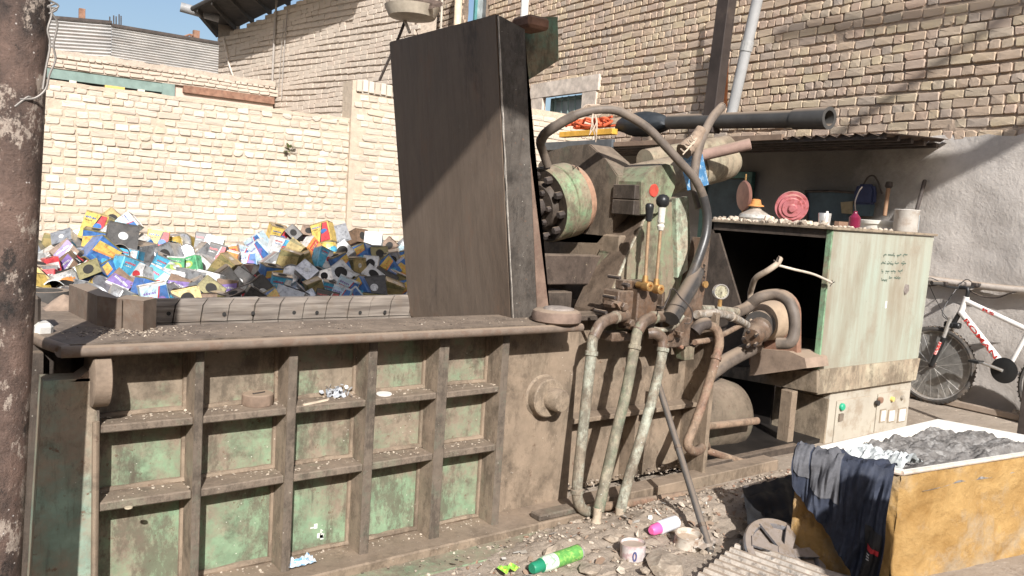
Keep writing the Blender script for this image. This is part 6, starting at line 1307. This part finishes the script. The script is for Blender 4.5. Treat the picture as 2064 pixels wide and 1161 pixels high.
# copper disc on a rod standing behind
p = at(1500, 395, 'X', XC+.12); b = B(); lathe(b, p, Vector((.88, -.45, .05)), [(-.018, .05), (-.012, .105), (0, .115), (.012, .105), (.016, .04)], 30); cd = obj('copper_disc', b, simple('dull_copper', (.30, .15, .115), .45, .3, .25, 12, .1), smooth=True, label='dull copper disc held upright on a thin rod behind the pot', cat='disc')
b = B(); tube(b, [p+Vector((0, 0, .16)), p+Vector((0, 0, .1))], .006, 6, 2); tube(b, [p+Vector((0, 0, -.1)), Vector((p.x-.01, p.y, zt))], .007, 6, 1); tube(b, [p+Vector((0, -.02, -.1)), Vector((p.x+.005, p.y-.02, zt))], .005, 6, 1); split_obj('rod', b, BRASS, cd, smooth=True)
# pink enamel cover leaning
pk_ = simple('pink_enamel', (.43, .15, .16), .35, 0, .2, 12, .1, .15, (.30, .08, .075), .5)
p = at(1597, 420, 'X', XC+.2); a_ = Vector((-.62, -.58, -.30)).normalized(); b = B()
lathe(b, p+a_*-.02, a_, [(-.022, .100), (-.018, .116), (-.010, .114), (-.012, .094), (.006, .090), (.004, .072), (.014, .067), (.014, .032), (.03, .024), (.032, 0)], 44); pe = obj('pink_enamel_cover', b, pk_, smooth=True, label='pink enamelled round dished cover leaning on the cabinet top', cat='cover')
b = B(); q = p+a_*.01+Vector((.07, 0, .0)); lathe(b, q, a_, [(0, .009), (.006, .009), (.006, 0)], 8); obj('rivet', b, IRON, pe)
b = B(); p = top_(1550, .08); box(b, p+Vector((0, 0, .025)), (.07, .06, .05), Euler((.2, .1, .3)).to_matrix(), .012); obj('crushed_carton', b, simple('white_orange_print', (.65, .58, .5), .6, 0, .15, 20, .2, 0, (.7, .3, .08)), label='small crushed white and orange carton between pot and pink cover', cat='carton')
# metal cup, small bulb, maroon bottle, white pail lid, paint tin
p = top_(1661, .12); b = B(); lathe(b, p+Vector((0, 0, .0)), (0, 0, 1), [(0, .034), (.0, .036), (.085, .042), (.088, .040), (.01, .033), (.01, 0)], 24); obj('metal_cup', b, CHROME, smooth=True, label='small bare metal cup standing right of the pink cover', cat='cup')
p = top_(1665, .04); b = B(); lathe(b, p, (0, 0, 1), [(0, .02), (.01, .022), (.02, .012), (.03, .01), (.1, .008)], 14); obj('spout', b, WHITEP, smooth=True, label='pale conical spout in front of the metal cup', cat='spout')
p = Vector((onplane(1722, 450, 3.15).x, 3.15, zt)); b = B(); lathe(b, p, (0, 0, 1), [(0, .036), (.004, .04), (.075, .04), (.095, .022), (.105, .014), (.12, .014)], 20); bt = obj('oil_bottle', b, simple('maroon_glass', (.16, .015, .04), .15, 0, .1, 8, 0, 0, None, .6), smooth=True, label='small maroon bottle with a thin curved spout on the cabinet', cat='bottle')
b = B(); tube(b, [p+Vector((0, 0, .115)), p+Vector((-.02, 0, .18)), p+Vector((.01, 0, .25)), p+Vector((.05, 0, .29))], .005, 8, 5); obj('bottle_spout', b, IRON, bt, smooth=True)
p = Vector((onplane(1778, 450, 3.4).x, 3.40, zt)); b = B(); lathe(b, p, (0, 0, 1), [(0, .155), (.045, .155), (.045, .165), (.07, .165), (.075, .155), (.075, 0)], 40); obj('white_basin', b, simple('cream_plastic', (.66, .63, .55), .5, 0, .1), smooth=True, label='low round white plastic basin between the bottle and the paint tin', cat='basin')
p = Vector((onplane(1828, 455, 3.12).x, 3.13, zt)); b = B(); lathe(b, p, (0, 0, 1), [(0, .083), (.006, .086), (.155, .086), (.16, .09), (.165, .086), (.16, .08), (.02, .08), (.02, 0)], 32); pt = obj('paint_tin', b, simple('white_tin_paint', (.50, .47, .42), .45, .1, .15, 10, .1, 0, (.42, .36, .3)), smooth=True, label='white paint tin with a pink stained rim at the right end of the cabinet', cat='paint tin')
b = B(); 
for k in range(7):
    a0, a1 = -1.35+.16*k, -1.35+.16*(k+1)
    f = b.faces.new([b.verts.new(p+Vector((math.cos(a)*.0875, math.sin(a)*.0875, z_))) for a, z_ in ((a0, .02), (a1, .02), (a1, .13), (a0, .13))])
obj('printed_panel', b, simple('pale_blue_print', (.58, .66, .68), .4, 0, .1), pt)
b = B()
for k in range(5):
    a0, a1 = -.75+.17*k, -.75+.17*(k+1)
    f = b.faces.new([b.verts.new(p+Vector((math.cos(a)*.089, math.sin(a)*.089, z_))) for a, z_ in ((a0, .11), (a1, .105), (a1, .158), (a0, .158))])
obj('pink_stain', b, simple('pink_stain', (.6, .28, .26), .5), pt)
p = top_(1632, .05); b = B(); lathe(b, p, (0, 0, 1), [(0, .03), (.01, .03), (.012, .02), (.03, .018)], 14); obj('cream_cap', b, simple('cream_cap', (.6, .5, .36), .6), smooth=True, label='small cream cap at the cabinet edge left of the metal cup', cat='cap')
# plank behind
p = onplane(1685, 441, 3.75); b = B(); bx(b, p.x, p.x+.35, 3.72, 3.76, zt, zt+.05); obj('brown_plank', b, simple('brown_plank', (.2, .12, .08), .8), label='narrow brown plank on the cabinet behind the maroon bottle', cat='plank')
# tools in the shade behind
def WL_(x, y, o=.1): return atv(x, y, HP+HN*o, HD)
hz2 = root('blue_jacket_on_hook', tuple(WL_(1750, 440, .12)), 'dark blue jacket hanging on a hook on the shaded render wall', 'jacket')
b = B(); pts = [WL_(x, y, .06) for x, y in ((1738, 372), (1765, 372), (1770, 384), (1768, 412), (1762, 414), (1730, 412), (1728, 395), (1732, 382))]; prism(b, pts, HN*.08); bmesh.ops.bevel(b, geom=b.edges[:], offset=.02, segments=2, affect='EDGES'); obj('body', b, simple('dim_blue_cloth', (.04, .05, .11), .8), hz2, smooth=True)
b = B(); pts = [WL_(x, y, .05) for x, y in ((1728, 413), (1764, 413), (1760, 436), (1728, 436))]; prism(b, pts, HN*.07); obj('lower_part', b, NAVY, hz2)
b = B(); tube(b, [WL_(1740, 372), WL_(1750, 357), WL_(1762, 355), WL_(1772, 372), WL_(1778, 390)], .008, 6, 5); tube(b, [WL_(1736, 380), WL_(1724, 400), WL_(1722, 425)], .012, 6, 4); split_obj('strap', b, IRON, hz2, smooth=True)
b = B(); p, q = WL_(1783, 435, .25), WL_(1791, 378, .2); tube(b, [p, q], .018, 10, 1); hm = obj('hand_tool', b, simple('worn_handle', (.24, .14, .08), .7), smooth=True, label='wooden tool handle with a dark knob against the shaded wall', cat='tool handle')
b = B(); lathe(b, q, q-p, [(-.01, .02), (.01, .035), (.05, .03), (.06, 0)], 12); obj('knob', b, IRON, hm, smooth=True)
b = B(); p, q = WL_(1850, 415, .2), WL_(1864, 364, .06); tube(b, [p-(q-p)*.6, q], .018, 8, 1); obj('iron_bar', b, IRON, smooth=True, label='dark iron bar leaning on the wall behind the paint tin', cat='bar')
fbx = root('wall_opening_frame', tuple(WL_(1665, 440, .04)), 'dark rectangular wall hatch in the shaded render left of the blue jacket', 'hatch')
b = B(); prism(b, [WL_(x, y, .05) for x, y in ((1624, 385), (1728, 388), (1728, 445), (1624, 445))], HN*.02); obj('hatch_panel', b, NAVY, fbx)
b = B(); tube(b, [WL_(1623, 386, .08), WL_(1676, 385, .08), WL_(1729, 389, .08)], .014, 6, 2); tube(b, [WL_(1624, 386, .08), WL_(1626, 445, .08)], .014, 6, 1); split_obj('frame_bar', b, IRON, fbx)
b = B(); prism(b, [WL_(x, y, .09) for x, y in ((1698, 408), (1722, 406), (1722, 432), (1700, 430))], HN*.03); obj('tan_item', b, simple('dim_tan', (.25, .2, .12), .8), fbx)
# ================================================================== WALL PIPE, BICYCLE
b = B(); tube(b, [WL_(1850, 560, .10), WL_(1950, 573, .10), WL_(2040, 583, .10), WL_(2150, 592, .10)], .032, 14, 3); obj('wall_pipe', b, simple('pale_lagged_pipe', (.50, .44, .38), .8, 0, .15, 12, .3, .2), smooth=True, label='thick pale pipe running along the render wall above the bicycle', cat='pipe')
b = B(); tube(b, [WL_(1935, 575, .12), WL_(1975, 596, .1), WL_(2010, 600, .1), WL_(2040, 590, .12), WL_(2100, 580, .12)], .006, 6, 5); obj('wall_cable', b, IRON, smooth=True, label='thin dark cable sagging below the pale wall pipe', cat='cable')
BO = .34
def Bk(x, y, o=BO): return atv(x, y, HP+HN*o, HD)
bike = root('bicycle', tuple(Vector((Bk(1960, 805).x, Bk(1960, 805).y, 0))), 'white mountain bicycle with red lettering leaning by the render wall', 'bicycle')
def wheel(c, r, turn=0, nm='wheel'):
    axl = (Matrix.Rotation(turn, 3, 'Z') @ HN); hub = B(); lathe(hub, c-axl*.05, axl, [(0, .012), (.0, .03), (.01, .03), (.012, .016), (.088, .016), (.09, .03), (.1, .03), (.1, .012)], 16); w_ = obj(nm, hub, IRON, bike, smooth=True)
    _, u, v = frame_of(axl)
    b = B(); prof = [( -.024, r-.035), (-.028, r-.02), (-.018, r-.004), (0, r), (.018, r-.004), (.028, r-.02), (.024, r-.035), (0, r-.03), (-.024, r-.035)]
    lathe(b, c, axl, prof, 56)
    for k in range(56):
        a = 2*math.pi*k/56; d = u*math.cos(a)+v*math.sin(a); t_ = axl.cross(d)
        for s in (-1, 1): box(b, c+d*(r-.001)+axl*s*.012+t_*.004*s, (.012, .012, .008), Matrix((axl, t_, d)).transposed())
    obj('tyre', b, RUBBER, w_, smooth=True)
    b = B(); lathe(b, c, axl, [(-.013, r-.045), (-.016, r-.03), (.016, r-.03), (.013, r-.045), (-.013, r-.045)], 48); obj('rim', b, CHROME, w_, smooth=True)
    for k in range(28):
        a = 2*math.pi*k/28; d = u*math.cos(a)+v*math.sin(a); a2 = a+(.35 if k % 4 < 2 else -.35); d2_ = u*math.cos(a2)+v*math.sin(a2); b = B(); cyl(b, c+d2_*.028+axl*(.04 if k % 2 else -.04), c+d*(r-.042), .0014, 4); obj('spoke', b, CHROME, w_)
    return w_
fc_ = Bk(1884, 727); RWH = .335; fc_.z = RWH+.0; gb = 0
wheel(fc_, RWH, .12)
BBp = Bk(2030, 746); HTt, HTb = Bk(1948, 603), Bk(1936, 628); ST = Bk(2078, 668); RC = Vector((BBp.x, BBp.y, 0))-HD*.44; RC = HP+HD*((BBp-HP).dot(HD)-.43)+HN*BO; RC.z = RWH
wheel(RC, RWH)
wp = simple('white_frame_paint', (.72, .69, .65), .35, 0, .08, 8, .05)
def ft(a, c_, r, nm, m_=wp, r2=None): b = B(); tube(b, [a, c_], (lambda t: r+(r2-r)*t) if r2 else r, 14, 1); return obj(nm, b, m_, bike, smooth=True)
ft(HTb-Vector((0, 0, .02)), HTt+Vector((0, 0, .02)), .024, 'head_tube'); tt = ft(HTt-Vector((0, 0, .015)), ST, .021, 'top_tube'); dtb = ft(HTb, BBp, .027, 'down_tube')
ft(BBp, ST+Vector((0, 0, .05)), .018, 'seat_tube'); ft(BBp, RC, .012, 'chain_stay'); ft(ST, RC, .011, 'seat_stay')
b = B(); cyl(b, BBp-HN*.04, BBp+HN*.04, .026, 16); obj('bottom_bracket', b, wp, bike)
# fork
ff = HTb-Vector((0, 0, .04)); crown = Bk(1920, 655); 
for s in (-1, 1):
    b = B(); o_ = HN*.045*s; tube(b, [crown+o_+Vector((0, 0, .06)), crown.lerp(fc_, .4)+o_], .016, 12, 1); obj('fork_stanchion', b, CHROME, bike, smooth=True)
    b = B(); tube(b, [crown.lerp(fc_, .3)+o_, fc_+o_], .022, 12, 1); fl_ = obj('fork_leg', b, BLACKP, bike, smooth=True)
    if s == 1: b = B(); tube(b, [crown.lerp(fc_, .42)+o_*1.32+HN*.012, crown.lerp(fc_, .72)+o_*1.32+HN*.012], .013, 10, 1); obj('red_white_decal', b, simple('red_decal', (.6, .06, .05), .5, 0, .2, 40, 0, 0, (.8, .75, .7)), fl_)
b = B(); box(b, crown, (.06, .13, .05), None, .01); tube(b, [crown, HTb], .02, 10, 1); tube(b, [crown-HN*.05+Vector((0, 0, -.0)), crown+HN*.05], .02, 8, 1); obj('fork_crown', b, BLACKP, bike, smooth=True)
# stem, bar, grips, levers
sm = HTt+Vector((0, 0, .09)); bd = (HN*.8-HD*-.35).normalized(); fwd = (fc_-sm); fwd.z = 0; fwd.normalize()
b = B(); tube(b, [HTt+Vector((0, 0, .02)), sm, sm+fwd*.07], .016, 10, 2); obj('stem', b, BLACKP, bike, smooth=True)
bc = sm+fwd*.07; bd = (HN+HD*.25).normalized(); b = B(); tube(b, [bc-bd*.27+Vector((0, 0, .03)), bc-bd*.08, bc+bd*.08, bc+bd*.27+Vector((0, 0, .03))], .012, 10, 4); obj('handlebar', b, BLACKP, bike, smooth=True)
for s in (-1, 1):
    e = bc+bd*s*.2+Vector((0, 0, .03)); b = B(); tube(b, [e, e+bd*s*.11], .018, 12, 1); obj('grip', b, RUBBER, bike, smooth=True)
    b = B(); box(b, e-bd*s*.03, (.04, .05, .035), None, .006); tube(b, [e-bd*s*.03, e+fwd*.05+Vector((0, 0, -.02)), e+bd*s*.07+fwd*.05+Vector((0, 0, -.03))], .007, 8, 3); obj('brake_lever', b, IRON, bike, smooth=True)
    b = B(); tube(b, [e-bd*s*.03, e+fwd*.12+Vector((0, 0, .02)), crown+fwd*.1+Vector((0, 0, .1)), crown+Vector((0, 0, .02))], .0035, 6, 6); obj('brake_cable', b, BLACKP, bike, smooth=True)
# cranks, rings, pedals
b = B(); cr_c = BBp+HN*.055; lathe(b, cr_c, HN, [(-.008, .10), (-.004, .104), (.0, .104), (.002, .085), (.006, .075), (.006, .02)], 40); obj('chainring', b, BLACKP, bike, smooth=True)
pa = Bk(1972, 728, BO+.08); b = B(); tube(b, [cr_c+HN*.02, pa], .013, 10, 1); ck = obj('crank', b, CHROME, bike, smooth=True); b = B(); box(b, pa+HN*.04, (.09, .09, .022), Matrix((HN, HD, (0, 0, 1))).transposed(), .004); obj('pedal', b, BLACKP, bike)
b = B(); tube(b, [BBp-HN*.06, BBp*2-pa-HN*0], .013, 10, 1); obj('crank', b, CHROME, bike, smooth=True)
b = B(); tube(b, [ST, ST+(ST-BBp).normalized()*.22], .014, 10, 1); obj('seat_post', b, CHROME, bike, smooth=True)
sd = ST+(ST-BBp).normalized()*.24; b = B(); sheet(b, 8, 6, lambda u, v: sd+HD*(-.12+.26*u)+HN*(v-.5)*(.05+.10*(1-u))+Vector((0, 0, .02-.12*(v-.5)**2))); obj('saddle', b, BLACKP, bike, smooth=True)
# frame lettering
def lettering(txt, a, c_, size, parent, mat_, nrm, upv=None, ext=.0005):
    cu = bpy.data.curves.new('lettering', 'FONT'); cu.body = txt; cu.size = size; cu.extrude = ext; cu.align_x = 'CENTER'; cu.align_y = 'CENTER'; cu.offset = .0006
    tmp = bpy.data.objects.new('tmp', cu); col.objects.link(tmp); dg = bpy.context.evaluated_depsgraph_get(); me = bpy.data.meshes.new_from_object(tmp.evaluated_get(dg)); bpy.data.objects.remove(tmp)
    x = (c_-a).normalized(); z = nrm.normalized(); z = (z-x*z.dot(x)).normalized(); y = z.cross(x); L = (c_-a).length; wdt = max(v.co.x for v in me.vertices)-min(v.co.x for v in me.vertices); s = L/wdt if wdt > 0 else 1
    M4 = Matrix((x*s, y, z)).transposed().to_4x4(); mid = (a+c_)/2; M4.translation = mid-WL[parent]
    me.transform(M4); me.materials.clear(); me.materials.append(mat_); o = bpy.data.objects.new('lettering', me); col.objects.link(o); o.parent = parent; WL[o] = WL[parent].copy(); return o
toV = (cO-BBp); toV.z = 0; side = HN if HN.dot(toV) > 0 else -HN
def off(p, r): return p+side*r
lettering('ROMAN', off(HTb.lerp(BBp, .14), .0275), off(HTb.lerp(BBp, .80), .0275), .055, dtb, REDL, side)
lettering('RS', off((HTt-Vector((0, 0, .015))).lerp(ST, .28), .0215), off((HTt-Vector((0, 0, .015))).lerp(ST, .46), .0215), .034, tt, REDL, side)
# dark steel post stub at the right edge and a brown box by the wheel
b = B(); p = G(2056, 905, .0); box(b, Vector((p.x, p.y, .45)), (.05, .05, .95), None, .004); obj('steel_stake', b, IRON, label='dark steel stake standing at the right edge by the bicycle', cat='stake')
b = B(); p = Bk(1884, 775, BO-.18); box(b, p, (.2, .14, .13), Euler((.2, .3, .4)).to_matrix(), .02); obj('brown_carton', b, simple('brown_carton', (.2, .13, .1), .85), label='small brown box on the ground behind the front wheel of the bicycle', cat='box')
b = B(); p, q = WL_(1700, 840, .35), WL_(2150, 790+85, .2); p.z = .03; q.z = .03; box(b, (p+q)/2, (.05, (q-p).length, .05), None, .005); obj('wall_foot_timber', b, simple('grey_timber', (.28, .22, .17), .9), label='long thin timber lying along the foot of the render wall', cat='timber')
b = B(); rs = random.Random(3)
for _ in range(14):
    t = rs.uniform(-1.4, 1.0); p = HP+HD*t+HN*rs.uniform(.1, .3); 
    rock(b, (p.x, p.y, .03), rs.uniform(.03, .07), 0, .6, 2)
obj('rubble_at_wall', b, STONE, kind='stuff', label='rubble lumps along the foot of the render wall', cat='rubble', recalc=False)
# pale blue sheet behind the press seen through its gap
b = B(); p, q = at(1098, 618, 'Y', 5.4), at(1158, 566, 'Y', 5.4); bx(b, p.x-.2, (p.x+q.x)/2+.02, 5.4, 5.46, 0, q.z+.1); bx(b, (p.x+q.x)/2+.035, q.x, 5.36, 5.46, 0, q.z+.05); obj('pale_blue_sheet', b, simple('pale_blue_board', (.42, .55, .66), .5, 0, .12), label='pale blue board seen through the gap under the press cross beam', cat='board')
